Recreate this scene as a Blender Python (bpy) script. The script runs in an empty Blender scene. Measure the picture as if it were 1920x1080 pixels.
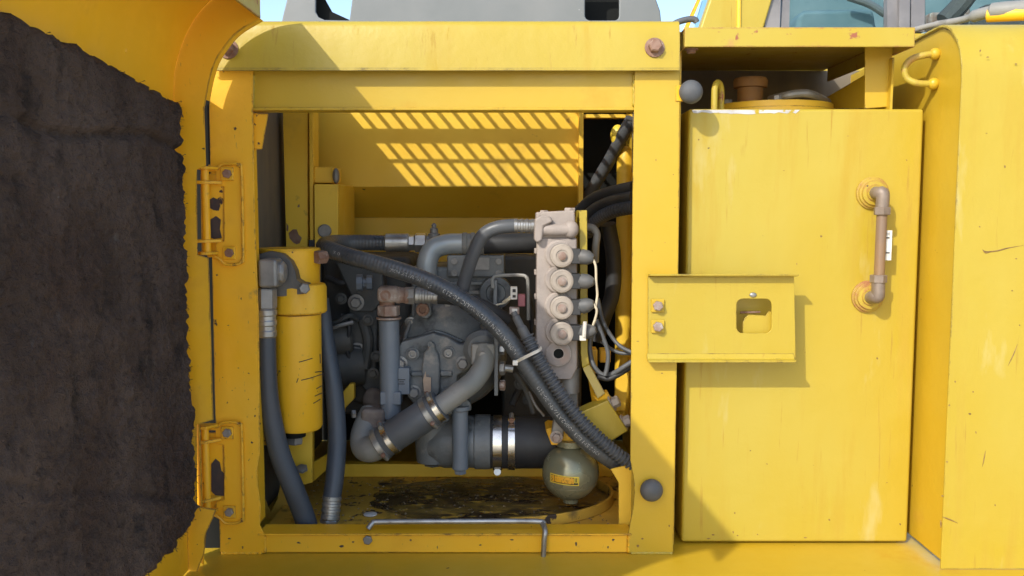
import bpy, math, random
from mathutils import Vector, noise
from mathutils.geometry import tessellate_polygon
random.seed(7)
scene = bpy.context.scene
COL = scene.collection
R = math.radians

# ------------------------------------------------------------------ camera
F = 1700.0                      # focal length in photo pixels (1920 wide)
PITCH = R(5.0)
CP, SP = math.cos(PITCH), math.sin(PITCH)
CAM = Vector((0.0, -1.7 * CP, 1.7 * SP))
cam_d = bpy.data.cameras.new('camera')
cam = bpy.data.objects.new('camera', cam_d)
COL.objects.link(cam)
cam.location = CAM
cam.rotation_euler = (R(90) - PITCH, 0, 0)
cam_d.sensor_width = 36.0
cam_d.lens = 36.0 * F / 1920.0
cam_d.clip_start = 0.02
cam_d.clip_end = 500
scene.camera = cam

# ------------------------------------------------------------------ light
SUN = Vector((0.70, 1.0, -0.84)).normalized()       # direction the light travels
elev = math.asin(-SUN.z)
azim = math.atan2(-SUN.x, -SUN.y)                   # compass angle of the sun from +Y towards +X
world = bpy.data.worlds.new('World')
scene.world = world
world.use_nodes = True
wn = world.node_tree
sky = wn.nodes.new('ShaderNodeTexSky')
sky.sky_type = 'NISHITA'
sky.sun_disc = False
sky.sun_elevation = elev
sky.sun_rotation = azim
sky.air_density = 1.0
sky.dust_density = 1.6
sky.ozone_density = 2.0
wn.nodes['Background'].inputs['Strength'].default_value = 0.15
wn.links.new(sky.outputs['Color'], wn.nodes['Background'].inputs['Color'])
sun_d = bpy.data.lights.new('sun', 'SUN')
sun_d.energy = 2.0
sun_d.angle = R(0.53)
sun_d.color = (1.0, 0.95, 0.86)
sun = bpy.data.objects.new('sun', sun_d)
COL.objects.link(sun)
sun.rotation_euler = SUN.to_track_quat('-Z', 'Y').to_euler()
sun.location = (-3, -4, 5)
scene.view_settings.view_transform = 'Standard'
scene.view_settings.look = 'None'
scene.view_settings.gamma = 1.0
scene.view_settings.exposure = 0.95
scene.render.engine = 'CYCLES'
scene.cycles.max_bounces = 8
scene.cycles.diffuse_bounces = 5
scene.cycles.use_denoising = True

# ------------------------------------------------------------------ helpers
def P(px, py, Y=0.0):
    """World point at depth Y that lies behind photo pixel (px, py)."""
    u, v = px - 960.0, 540.0 - py
    d = Vector((u, F * CP + v * SP, -F * SP + v * CP))
    return CAM + d * ((Y - CAM.y) / d.y)

def S(Y=0.0):
    return (Y - CAM.y) / (F * CP)

def tagit(o, label=None, cat=None, group=None, kind=None):
    if label: o['label'] = label
    if cat: o['category'] = cat
    if group: o['group'] = group
    if kind: o['kind'] = kind
    return o

def thing(name, loc, label, cat, group=None):
    o = bpy.data.objects.new(name, None)
    o.empty_display_size = 0.05
    o.location = loc
    COL.objects.link(o)
    return tagit(o, label, cat, group)

def root_loc(o):
    while o.parent: o = o.parent
    return o.location.copy()

def smooth(pts, m=8):
    """Catmull-Rom through the points; every point may carry extra values."""
    pts = [tuple(p) for p in pts]
    if len(pts) < 3: 
        a, b = pts[0], pts[-1]
        return [tuple(a[k] + (b[k] - a[k]) * i / m for k in range(len(a))) for i in range(m + 1)]
    ext = [tuple(2 * a - b for a, b in zip(pts[0], pts[1]))] + pts + [tuple(2 * a - b for a, b in zip(pts[-1], pts[-2]))]
    out = []
    for i in range(1, len(ext) - 2):
        p0, p1, p2, p3 = ext[i - 1:i + 3]
        for j in range(m):
            t = j / m
            out.append(tuple(0.5 * (2 * b + (c - a) * t + (2 * a - 5 * b + 4 * c - d) * t * t + (3 * b - a - 3 * c + d) * t ** 3)
                             for a, b, c, d in zip(p0, p1, p2, p3)))
    out.append(ext[-2])
    return out

def frames(path, ref=None):
    n = len(path)
    T = []
    for i in range(n):
        a = path[max(i - 1, 0)]; b = path[min(i + 1, n - 1)]
        T.append((b - a).normalized())
    r = ref or Vector((0, -1, 0))
    r = r - T[0] * r.dot(T[0])
    if r.length < 1e-4:
        r = Vector((1, 0, 0)); r = r - T[0] * r.dot(T[0])
    r.normalize()
    fr = []
    for t in T:
        r = r - t * r.dot(t)
        r.normalize()
        fr.append((t, r.copy(), t.cross(r)))
    return fr

class MB:
    def __init__(self): self.v = []; self.f = []
    def add(self, vs, fs):
        k = len(self.v)
        self.v += [Vector(p) for p in vs]
        self.f += [tuple(i + k for i in q) for q in fs]
        return self
    def box(self, a, b):
        x0, x1 = sorted((a[0], b[0])); y0, y1 = sorted((a[1], b[1])); z0, z1 = sorted((a[2], b[2]))
        return self.add([(x0,y0,z0),(x1,y0,z0),(x1,y1,z0),(x0,y1,z0),(x0,y0,z1),(x1,y0,z1),(x1,y1,z1),(x0,y1,z1)],
                 [(0,3,2,1),(4,5,6,7),(0,1,5,4),(1,2,6,5),(2,3,7,6),(3,0,4,7)])
    def pbox(self, x0, y0, x1, y1, Y0, Y1):
        a = P(x0, y0, Y0); b = P(x1, y1, Y0)
        return self.box((a.x, Y0, a.z), (b.x, Y1, b.z))
    def prism(self, poly, vec, holes=()):
        vec = Vector(vec)
        loops = [[Vector(p) for p in poly]] + [[Vector(p) for p in h] for h in holes]
        tris = tessellate_polygon(loops)
        flat = [p for l in loops for p in l]
        n = len(flat)
        nrm = Vector()
        l = loops[0]
        for i in range(len(l)):
            nrm += l[i].cross(l[(i + 1) % len(l)])
        flip = nrm.dot(vec) > 0     # first cap must face away from vec
        fs = []
        for t in tris:
            a, b, c = t
            tn = (flat[b] - flat[a]).cross(flat[c] - flat[a])
            if tn.length < 1e-12: continue
            if tn.dot(vec) > 0: a, b, c = a, c, b
            fs.append((a, b, c)); fs.append((a + n, c + n, b + n))
        k = 0
        for li, l in enumerate(loops):
            m = len(l)
            ln = Vector()
            for i in range(m): ln += l[i].cross(l[(i + 1) % m])
            ccw = (ln.dot(vec) > 0)
            if li: ccw = not ccw
            for i in range(m):
                a, b = k + i, k + (i + 1) % m
                fs.append((a, b, b + n, a + n) if ccw else (b, a, a + n, b + n))
            k += m
        return self.add(flat + [p + vec for p in flat], fs)
    def plate(self, pp, Y, depth, holes=()):
        return self.prism([P(x, y, Y) for x, y in pp], (0, depth, 0), [[P(x, y, Y) for x, y in h] for h in holes])
    def tube(self, path, r, n=16, cap=True, ref=None):
        path = [Vector(p) for p in path]
        fr = frames(path, ref)
        rs = r if isinstance(r, (list, tuple)) else [r] * len(path)
        vs, fs = [], []
        for p, (t, a, b), rr in zip(path, fr, rs):
            for k in range(n):
                w = 2 * math.pi * k / n
                vs.append(p + (a * math.cos(w) + b * math.sin(w)) * rr)
        for i in range(len(path) - 1):
            for k in range(n):
                k2 = (k + 1) % n
                fs.append((i*n + k, i*n + k2, (i+1)*n + k2, (i+1)*n + k))
        if cap:
            fs.append(tuple(range(n - 1, -1, -1)))
            fs.append(tuple((len(path) - 1) * n + k for k in range(n)))
        return self.add(vs, fs)
    def lathe(self, p0, axis, prof, n=24, rot=0.0):
        axis = Vector(axis).normalized()
        r = Vector((0, -1, 0)) if abs(axis.y) < 0.9 else Vector((0, 0, 1))
        r = (r - axis * r.dot(axis)).normalized(); b = axis.cross(r)
        p0 = Vector(p0)
        vs, fs = [], []
        for t, rr in prof:
            for k in range(n):
                w = 2 * math.pi * k / n + rot
                vs.append(p0 + axis * t + (r * math.cos(w) + b * math.sin(w)) * max(rr, 1e-5))
        for i in range(len(prof) - 1):
            for k in range(n):
                k2 = (k + 1) % n
                fs.append((i*n + k, i*n + k2, (i+1)*n + k2, (i+1)*n + k))
        fs.append(tuple(range(n - 1, -1, -1)))
        fs.append(tuple((len(prof) - 1) * n + k for k in range(n)))
        return self.add(vs, fs)
    def sphere(self, c, r, n=24, m=16, sx=1, sy=1, sz=1):
        vs, fs = [], []
        for i in range(m + 1):
            th = math.pi * i / m
            for k in range(n):
                w = 2 * math.pi * k / n
                vs.append(Vector(c) + Vector((math.sin(th)*math.cos(w)*r*sx, math.sin(th)*math.sin(w)*r*sy, math.cos(th)*r*sz)))
        for i in range(m):
            for k in range(n):
                k2 = (k + 1) % n
                fs.append((i*n + k, (i+1)*n + k, (i+1)*n + k2, i*n + k2))
        return self.add(vs, fs)
    def build(self, name, mat, parent=None, bevel=0.0, seg=2, angle=35, flat=False):
        off = root_loc(parent) if parent else None
        if off is None:
            zs = min(p.z for p in self.v)
            off = Vector((sum(p.x for p in self.v) / len(self.v), sum(p.y for p in self.v) / len(self.v), zs))
        me = bpy.data.meshes.new(name)
        me.from_pydata([p - off for p in self.v], [], self.f)
        me.validate(); me.update()
        o = bpy.data.objects.new(name, me)
        COL.objects.link(o)
        if parent: o.parent = parent
        else: o.location = off
        me.materials.append(mat)
        if not flat:
            me.shade_smooth()
            me.set_sharp_from_angle(angle=R(angle))
        if bevel:
            b = o.modifiers.new('bevel', 'BEVEL')
            b.width = bevel; b.segments = seg; b.limit_method = 'ANGLE'; b.angle_limit = R(40)
            b.harden_normals = True
        return o

def pts(lst):        # [(px,py,Y)...] -> world
    return [P(*q) for q in lst]
def hose_path(lst, m=10):
    return [Vector(q) for q in smooth([tuple(P(*p)) for p in lst], m)]

def circ(cx, cy, r, n=20, a0=0, a1=360):
    return [(cx + r * math.cos(R(a0 + (a1 - a0) * i / n)), cy + r * math.sin(R(a0 + (a1 - a0) * i / n))) for i in range(n if a1 - a0 == 360 else n + 1)]
def rrect(x0, y0, x1, y1, r, n=5):
    o = []
    for cx, cy, a in ((x1 - r, y1 - r, 0), (x0 + r, y1 - r, 90), (x0 + r, y0 + r, 180), (x1 - r, y0 + r, 270)):
        for i in range(n + 1):
            w = R(a + 90 * i / n)
            o.append((cx + r * math.cos(w), cy + r * math.sin(w)))
    return o

# ------------------------------------------------------------------ materials
def NN(nt, typ, **kw):
    n = nt.nodes.new(typ)
    for k, v in kw.items(): setattr(n, k, v)
    return n
def ramp(nt, src, stops, interp='LINEAR'):
    n = nt.nodes.new('ShaderNodeValToRGB')
    n.color_ramp.interpolation = interp
    el = n.color_ramp.elements
    while len(el) < len(stops): el.new(0.5)
    for e, (p, c) in zip(el, stops):
        e.position = p
        e.color = (c, c, c, 1) if isinstance(c, (int, float)) else (*c, 1)
    nt.links.new(src, n.inputs[0])
    return n.outputs[0]
def noise_n(nt, vec, scale, detail=5, rough=0.55, dist=0.0):
    n = nt.nodes.new('ShaderNodeTexNoise')
    n.inputs['Scale'].default_value = scale
    n.inputs['Detail'].default_value = detail
    n.inputs['Roughness'].default_value = rough
    n.inputs['Distortion'].default_value = dist
    nt.links.new(vec, n.inputs['Vector'])
    return n.outputs['Fac']
def mix(nt, fac, a, b, blend='MIX'):
    n = nt.nodes.new('ShaderNodeMix'); n.data_type = 'RGBA'; n.blend_type = blend
    for sock, val in ((n.inputs[0], fac), (n.inputs[6], a), (n.inputs[7], b)):
        if hasattr(val, 'is_linked') or hasattr(val, 'links'): nt.links.new(val, sock)
        elif isinstance(val, (int, float)): sock.default_value = val
        else: sock.default_value = (*val, 1)
    return n.outputs[2]
def math_n(nt, op, a, b=None):
    n = nt.nodes.new('ShaderNodeMath'); n.operation = op; n.use_clamp = (op in ('ADD', 'MULTIPLY', 'SUBTRACT'))
    for s, v in ((n.inputs[0], a), (n.inputs[1], b)):
        if v is None: continue
        if isinstance(v, (int, float)): s.default_value = v
        else: nt.links.new(v, s)
    return n.outputs[0]

def mat(name, col, rough=0.5, metal=0.0, alt=None, alt_scale=4, alt_lo=0.4, alt_hi=0.65,
        patches=(), bump=(0.0, 100), edge=None, stretch=None, spec=0.5, rough_var=0.12, coat=0.0):
    """patches: list of (colour, noise scale, threshold, softness, stretch) laid over the base; edge: (colour, radius, amount)."""
    m = bpy.data.materials.new(name); m.use_nodes = True
    nt = m.node_tree
    bs = nt.nodes['Principled BSDF']
    tc = NN(nt, 'ShaderNodeTexCoord').outputs['Object']
    geo = NN(nt, 'ShaderNodeObjectInfo').outputs['Random']
    # shift the pattern a little per object so that copies differ
    add = NN(nt, 'ShaderNodeVectorMath', operation='ADD')
    nt.links.new(tc, add.inputs[0]); 
    sc = NN(nt, 'ShaderNodeVectorMath', operation='SCALE'); sc.inputs[0].default_value = (3.1, 5.7, 2.3)
    nt.links.new(geo, sc.inputs['Scale']); nt.links.new(sc.outputs[0], add.inputs[1])
    vec = add.outputs[0]
    def st(s):
        if not s: return vec
        mp = NN(nt, 'ShaderNodeMapping'); mp.inputs['Scale'].default_value = s
        nt.links.new(vec, mp.inputs['Vector']); return mp.outputs[0]
    c = None
    base = (*col,)
    if alt:
        fac = ramp(nt, noise_n(nt, st(stretch), alt_scale), [(alt_lo, 0.0), (alt_hi, 1.0)])
        c = mix(nt, fac, base, alt)
    else:
        c = mix(nt, 0.0, base, base)
    rsrc = noise_n(nt, vec, 14, 4)
    rfac = nt.nodes.new('ShaderNodeMapRange')
    rfac.inputs['To Min'].default_value = max(rough - rough_var, 0.03); rfac.inputs['To Max'].default_value = min(rough + rough_var, 1)
    rfac.inputs['From Min'].default_value = 0.3; rfac.inputs['From Max'].default_value = 0.7
    nt.links.new(rsrc, rfac.inputs['Value'])
    rsock = rfac.outputs[0]
    total = None
    for p in patches:
        pc, ps, th, so = p[:4]
        fac = ramp(nt, noise_n(nt, st(p[4] if len(p) > 4 else None), ps, 6, 0.6), [(th, 0.0), (min(th + so, 1), 1.0)])
        c = mix(nt, fac, c, pc)
        total = fac if total is None else math_n(nt, 'ADD', total, fac)
    if edge:
        bv = NN(nt, 'ShaderNodeBevel'); bv.samples = 4; bv.inputs['Radius'].default_value = edge[1]
        g = NN(nt, 'ShaderNodeNewGeometry')
        dt = NN(nt, 'ShaderNodeVectorMath', operation='DOT_PRODUCT')
        nt.links.new(bv.outputs[0], dt.inputs[0]); nt.links.new(g.outputs['Normal'], dt.inputs[1])
        e = math_n(nt, 'SUBTRACT', 1.0, dt.outputs['Value'])
        nz = noise_n(nt, vec, 60, 6, 0.65)
        e2 = math_n(nt, 'ADD', math_n(nt, 'MULTIPLY', e, 1.2), math_n(nt, 'MULTIPLY', ramp(nt, nz, [(0.45, 0.0), (0.75, 1.0)]), 0.45))
        nz2 = noise_n(nt, vec, 9, 3)
        e3 = math_n(nt, 'MULTIPLY', ramp(nt, e2, [(0.36 - 0.1 * edge[2], 0.0), (0.44 - 0.1 * edge[2], 1.0)]), ramp(nt, nz2, [(0.46 - 0.08 * edge[2], 0.0), (0.54, 1.0)]))
        gate = ramp(nt, e, [(0.01, 0.0), (0.03, 1.0)])
        e3 = math_n(nt, 'MULTIPLY', e3, gate)
        c = mix(nt, e3, c, edge[0])
        total = e3 if total is None else math_n(nt, 'ADD', total, e3)
    if total is not None:
        rsock = math_n(nt, 'ADD', rsock, math_n(nt, 'MULTIPLY', total, 0.3))
    nt.links.new(c, bs.inputs['Base Color'])
    nt.links.new(rsock, bs.inputs['Roughness'])
    bs.inputs['Metallic'].default_value = metal
    bs.inputs['Specular IOR Level'].default_value = spec
    if coat:
        bs.inputs['Coat Weight'].default_value = coat; bs.inputs['Coat Roughness'].default_value = 0.25
    if bump[0]:
        b = NN(nt, 'ShaderNodeBump'); b.inputs['Strength'].default_value = bump[0]; b.inputs['Distance'].default_value = bump[2] if len(bump) > 2 else 0.002
        nt.links.new(noise_n(nt, vec, bump[1], 6, 0.6), b.inputs['Height'])
        nt.links.new(b.outputs[0], bs.inputs['Normal'])
    return m

YEL_SUN = (0.440, 0.316, 0.026); YEL_SUN2 = (0.448, 0.344, 0.045); YEL_SHADE = (0.86, 0.455, 0.012); RUST = (0.10, 0.045, 0.022); CHIP = (0.055, 0.035, 0.028); GRIME = (0.16, 0.10, 0.03)  # sunlit and shaded copies of one yellow, light and shade put into the colour
M = {}
M['yellow'] = mat('yellow_paint_sunlit_copy', YEL_SUN, 0.40, alt=YEL_SUN2, alt_scale=2.5, stretch=(1.5, 1.5, 0.5),
    patches=[((0.425, 0.288, 0.024), 5, 0.56, 0.16, (3, 3, .35)), ((0.475, 0.385, 0.115), 7, 0.62, 0.12, (2, 2, .5)), ((0.38, 0.245, 0.025), 26, 0.64, 0.08, (3, 3, .18)),
             ((0.42, 0.27, 0.05), 70, 0.71, 0.02, (1, 1, 5)), (CHIP, 55, 0.735, 0.012), (RUST, 130, 0.745, 0.01)],
    bump=(0.35, 4.5, 0.012), edge=(CHIP, 0.004, 0.8))  # sunlit copy, kept darker so the exposure can lift shaded parts
M['yellow_worn_shade'] = mat('worn_yellow_shade_copy', YEL_SHADE, 0.46, alt=(0.84, 0.475, 0.025), alt_scale=4,
    patches=[((0.74, 0.38, 0.018), 7, 0.57, 0.2), ((0.33, 0.2, 0.05), 16, 0.655, 0.1), ((0.45, 0.28, 0.05), 60, 0.68, 0.03, (5, 5, 1)), (CHIP, 38, 0.695, 0.012), (RUST, 90, 0.715, 0.015)],
    bump=(0.3, 8, 0.008), edge=(CHIP, 0.005, 1.25))  # shaded copy with real chips, base brightened in place of fill light
M['yellow_in'] = mat('inside_yellow_brightened', (0.86, 0.55, 0.045), 0.48, alt=(0.82, 0.50, 0.035), alt_scale=5,
    patches=[((0.46, 0.29, 0.05), 4, 0.62, 0.2), ((0.30, 0.18, 0.04), 13, 0.68, 0.08), (CHIP, 20, 0.73, 0.02)], bump=(0.2, 9, 0.006), edge=(RUST, 0.004, 0.6))  # inside copy, colour brightened for the fill light it lacks
M['yellow_shade'] = mat('yellow_paint_shade_copy', YEL_SHADE, 0.40, alt=(0.85, 0.475, 0.02), alt_scale=3, patches=[((0.70, 0.36, 0.02), 6, 0.60, 0.15), (CHIP, 60, 0.745, 0.012)], bump=(0.3, 5, 0.01), edge=(CHIP, 0.004, 0.5))  # shaded copy of the same paint, brightened in its colour
M['yellow_part_shade'] = mat('yellow_paint_part_shade', (0.53, 0.340, 0.018), 0.42, alt=(0.52, 0.355, 0.030), alt_scale=3, patches=[((0.50, 0.29, 0.02), 6, 0.60, 0.15), (CHIP, 60, 0.74, 0.012)], bump=(0.3, 5, 0.01), edge=(CHIP, 0.004, 0.9))  # tone between the sunlit and shaded copies, for partly shaded pieces
M['rust_step'] = mat('yellow_paint_rusty', YEL_SUN, 0.5, alt=YEL_SUN2, alt_scale=4,
    patches=[((0.45, 0.22, 0.09), 9, 0.60, 0.12), ((0.30, 0.10, 0.05), 34, 0.64, 0.04), (CHIP, 60, 0.71, 0.015)], bump=(0.12, 40, 0.004), edge=((0.28, 0.1, 0.05), 0.006, 1.6))
M['foam'] = mat('charcoal_foam', (0.098, 0.070, 0.058), 0.97, alt=(0.155, 0.115, 0.096), alt_scale=6, alt_lo=0.38, alt_hi=0.68,
    patches=[((0.098, 0.062, 0.048), 2.4, 0.54, 0.2), ((0.036, 0.031, 0.030), 17, 0.54, 0.2, (1, 1, .6)), ((0.15, 0.125, 0.11), 48, 0.63, 0.12, (1, 1.6, .5)), ((0.30, 0.28, 0.25), 130, 0.735, 0.02)],
    bump=(1.0, 230, 0.014), spec=0.15)
M['hose'] = mat('grey_rubber', (0.070, 0.077, 0.085), 0.5, alt=(0.105, 0.11, 0.115), alt_scale=9, patches=[((0.13, 0.12, 0.10), 22, 0.66, 0.12)], bump=(0.1, 160))
M['hose_gloss'] = mat('black_braided_rubber', (0.050, 0.056, 0.062), 0.34, alt=(0.085, 0.09, 0.092), alt_scale=14, patches=[((0.14, 0.135, 0.12), 30, 0.62, 0.12, (1, 1, 1)), ((0.02, 0.021, 0.022), 12, 0.62, 0.1)], bump=(0.15, 200))
M['hose_blue'] = mat('blue_grey_rubber', (0.050, 0.060, 0.075), 0.45, alt=(0.066, 0.077, 0.093), alt_scale=7, patches=[((0.13, 0.12, 0.10), 40, 0.70, 0.06)], bump=(0.08, 160))
M['black'] = mat('black_rubber', (0.022, 0.023, 0.025), 0.55, alt=(0.04, 0.04, 0.04), alt_scale=12, patches=[((0.09, 0.075, 0.055), 18, 0.62, 0.2)], bump=(0.1, 150))
M['dark'] = mat('sooty_casting', (0.060, 0.064, 0.062), 0.6, alt=(0.10, 0.095, 0.083), alt_scale=10, bump=(0.3, 90), patches=[((0.09, 0.065, 0.04), 15, 0.66, 0.15)])
M['cast'] = mat('grey_cast_iron', (0.105, 0.116, 0.120), 0.42, alt=(0.175, 0.182, 0.178), alt_scale=8, bump=(0.35, 170, 0.003),
    patches=[((0.31, 0.285, 0.245), 18, 0.58, 0.12), ((0.045, 0.046, 0.043), 12, 0.57, 0.10), ((0.22, 0.13, 0.09), 34, 0.69, 0.05)], edge=((0.22, 0.22, 0.21), 0.004, 0.6))
M['cast_blue'] = mat('blue_grey_paint', (0.130, 0.155, 0.185), 0.42, alt=(0.17, 0.195, 0.22), alt_scale=8, bump=(0.2, 150), patches=[((0.2, 0.17, 0.14), 30, 0.68, 0.1)], edge=((0.2, 0.2, 0.2), 0.003, 0.6))
M['pipe'] = mat('grey_painted_pipe', (0.29, 0.325, 0.335), 0.36, metal=0.2, alt=(0.36, 0.38, 0.375), alt_scale=9, patches=[((0.12, 0.10, 0.08), 24, 0.66, 0.14)], bump=(0.12, 120))
M['pipe_dusty'] = mat('dusty_grey_pipe', (0.19, 0.195, 0.18), 0.55, alt=(0.27, 0.255, 0.225), alt_scale=10, patches=[((0.07, 0.07, 0.065), 20, 0.62, 0.2)], bump=(0.2, 120))
M['sand'] = mat('dusty_valve_metal', (0.38, 0.325, 0.285), 0.62, alt=(0.28, 0.24, 0.215), alt_scale=12, bump=(0.3, 190, 0.003),
    patches=[((0.40, 0.27, 0.21), 16, 0.62, 0.14), ((0.22, 0.19, 0.16), 30, 0.66, 0.1)], edge=((0.56, 0.50, 0.44), 0.004, 0.7))
M['coil'] = mat('dusty_coil_cap', (0.39, 0.335, 0.275), 0.6, alt=(0.31, 0.265, 0.22), alt_scale=30, bump=(0.25, 200), patches=[((0.34, 0.25, 0.19), 45, 0.66, 0.12)])
M['steel'] = mat('zinc_steel', (0.42, 0.42, 0.40), 0.38, metal=0.75, alt=(0.30, 0.29, 0.27), alt_scale=30, patches=[((0.24, 0.19, 0.14), 60, 0.66, 0.1)], bump=(0.12, 220))
M['steel_dull'] = mat('dull_grey_steel', (0.22, 0.215, 0.205), 0.5, metal=0.45, alt=(0.30, 0.29, 0.27), alt_scale=24, patches=[((0.16, 0.12, 0.09), 50, 0.66, 0.1)], bump=(0.2, 200))
M['dark_steel'] = mat('dark_oily_steel', (0.10, 0.095, 0.09), 0.5, metal=0.3, alt=(0.15, 0.14, 0.12), alt_scale=20, bump=(0.2, 180))
M['bright'] = mat('bright_band_steel', (0.72, 0.69, 0.62), 0.24, metal=1.0, alt=(0.55, 0.52, 0.46), alt_scale=40, rough_var=0.08, bump=(0.05, 300))
M['rusty'] = mat('rusty_steel', (0.27, 0.165, 0.115), 0.75, alt=(0.20, 0.10, 0.06), alt_scale=60, bump=(0.4, 240), patches=[((0.34, 0.28, 0.22), 80, 0.6, 0.1)])
M['pinkrust'] = mat('pale_rusty_fitting', (0.33, 0.265, 0.225), 0.7, alt=(0.24, 0.145, 0.105), alt_scale=45, bump=(0.4, 240), patches=[((0.5, 0.44, 0.38), 60, 0.58, 0.1)])
M['knob'] = mat('grey_rubber_buffer', (0.075, 0.08, 0.085), 0.6, alt=(0.10, 0.10, 0.10), alt_scale=30, bump=(0.15, 200))
M['boot'] = mat('grey_boot_rubber', (0.085, 0.09, 0.092), 0.6, alt=(0.125, 0.12, 0.112), alt_scale=25, bump=(0.12, 180))
M['white'] = mat('white_plastic', (0.72, 0.70, 0.64), 0.45, alt=(0.6, 0.56, 0.48), alt_scale=40)
M['wire_white'] = mat('cream_wire', (0.66, 0.58, 0.42), 0.45)
M['pinkplastic'] = mat('dusty_pink_plastic', (0.34, 0.12, 0.13), 0.55)
M['print'] = mat('white_print', (0.42, 0.42, 0.40), 0.6, patches=[((0.09, 0.09, 0.09), 300, 0.47, 0.1)])
M['ink'] = mat('black_ink', (0.02, 0.02, 0.02), 0.6)
M['acc'] = mat('olive_grey_metal', (0.22, 0.215, 0.135), 0.27, metal=0.35, alt=(0.28, 0.27, 0.165), alt_scale=12, bump=(0.06, 160),
    patches=[((0.52, 0.47, 0.30), 9, 0.66, 0.12), ((0.07, 0.06, 0.045), 24, 0.66, 0.12)])
M['sticker'] = mat('yellow_sticker', (0.80, 0.58, 0.05), 0.4)
M['sticker2'] = mat('orange_print', (0.72, 0.36, 0.02), 0.45, patches=[((0.14, 0.08, 0.02), 320, 0.56, 0.06)])
M['tubeplastic'] = mat('amber_sight_tube', (0.25, 0.15, 0.075), 0.35, alt=(0.21, 0.14, 0.09), alt_scale=12)
M['brass'] = mat('brown_fitting', (0.20, 0.155, 0.12), 0.5, metal=0.25, alt=(0.26, 0.205, 0.16), alt_scale=40)
M['hood'] = mat('grey_hood_paint', (0.16, 0.173, 0.173), 0.55, alt=(0.195, 0.203, 0.2), alt_scale=3, patches=[((0.6, 0.6, 0.6), 40, 0.75, 0.01)])
M['interior'] = mat('dark_interior', (0.016, 0.017, 0.016), 0.95, spec=0.08)
M['seal'] = mat('grey_window_seal', (0.17, 0.165, 0.17), 0.45, alt=(0.24, 0.23, 0.23), alt_scale=10)
M['dirt'] = mat('dry_dirt', (0.16, 0.115, 0.07), 0.95, alt=(0.28, 0.2, 0.1), alt_scale=40)
M['dirty'] = mat('caked_grease', (0.15, 0.12, 0.10), 0.75, alt=(0.22, 0.18, 0.15), alt_scale=25, bump=(0.6, 90, 0.004), patches=[((0.06, 0.045, 0.035), 18, 0.6, 0.1)])
M['wood'] = mat('paper_tag', (0.46, 0.34, 0.24), 0.8, alt=(0.36, 0.26, 0.19), alt_scale=30)
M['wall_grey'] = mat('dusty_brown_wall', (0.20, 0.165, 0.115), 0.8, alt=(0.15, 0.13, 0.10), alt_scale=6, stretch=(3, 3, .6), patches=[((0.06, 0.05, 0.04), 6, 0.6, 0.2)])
M['ground'] = mat('dusty_ground', (0.62, 0.54, 0.43), 0.95, alt=(0.56, 0.49, 0.39), alt_scale=1.5)
# oily floor: yellow sheet under a thick spill of black grease
M['floor'] = mat('greasy_floor', (0.66, 0.39, 0.045), 0.45, alt=(0.50, 0.29, 0.04), alt_scale=7,
    patches=[((0.20, 0.125, 0.03), 9, 0.575, 0.08), ((0.05, 0.032, 0.02), 22, 0.61, 0.03), (CHIP, 50, 0.66, 0.02)], bump=(0.3, 30, 0.004))
M['grease'] = mat('black_grease', (0.040, 0.026, 0.016), 0.28, alt=(0.075, 0.048, 0.024), alt_scale=10,
    patches=[((0.26, 0.165, 0.03), 6, 0.52, 0.10, (1, 2.2, 1)), ((0.50, 0.30, 0.04), 17, 0.57, 0.06, (1, 2.6, 1))], bump=(0.6, 26, 0.008))
g = bpy.data.materials.new('tinted_glass'); g.use_nodes = True
gb = g.node_tree.nodes['Principled BSDF']
gb.inputs['Base Color'].default_value = (0.55, 0.68, 0.70, 1); gb.inputs['Roughness'].default_value = 0.04
gb.inputs['Transmission Weight'].default_value = 1.0; gb.inputs['IOR'].default_value = 1.1; gb.inputs['Specular IOR Level'].default_value = 0.7
M['glass'] = g
M['teal'] = mat('teal_seat_cloth', (0.12, 0.20, 0.22), 0.8, alt=(0.18, 0.26, 0.28), alt_scale=6)

# ------------------------------------------------------------------ shared small parts
def bolt(parent, pos, axis, r, h, m, name='bolt', washer=1.45, rot=0.3, socket=False):
    b = MB()
    a = Vector(axis).normalized()
    if washer: b.lathe(pos, a, [(0, r * washer), (h * 0.22, r * washer), (h * 0.24, r * washer * .93)], 20)
    if socket:
        b.lathe(pos, a, [(0, r), (h * .9, r), (h, r * .88), (h, r * .55), (h * .5, r * .5)], 20)
    else:
        b.lathe(pos, a, [(h * .2, r), (h * .88, r), (h, r * .82)], 6, rot)
    return b.build(name, m, parent, angle=25)

def nut(parent, p0, p1, r, m, name='hex_nut', rot=0.2):
    p0, p1 = Vector(p0), Vector(p1); L = (p1 - p0).length
    return MB().lathe(p0, p1 - p0, [(0, r * .9), (L * .08, r), (L * .92, r), (L, r * .9)], 6, rot).build(name, m, parent, angle=20)

def ferrule(parent, p0, p1, r, m, ribs=0, name='ferrule'):
    p0, p1 = Vector(p0), Vector(p1); L = (p1 - p0).length
    prof = [(0, r * .86), (L * .05, r)]
    for i in range(ribs):
        c = L * (0.15 + 0.7 * (i + .5) / ribs); w = L * 0.22 / ribs
        prof += [(c - w, r), (c - w * .6, r * .92), (c + w * .6, r * .92), (c + w, r)]
    prof += [(L * .95, r), (L, r * .9)]
    return MB().lathe(p0, p1 - p0, prof, 24).build(name, m, parent, angle=25)

def text_mesh(body, size):
    c = bpy.data.curves.new('t', 'FONT'); c.body = body; c.size = size; c.resolution_u = 2
    o = bpy.data.objects.new('t', c); COL.objects.link(o)
    bpy.context.view_layer.update()
    me = bpy.data.meshes.new_from_object(o.evaluated_get(bpy.context.evaluated_depsgraph_get()))
    bpy.data.objects.remove(o); bpy.data.curves.remove(c)
    return me

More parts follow.
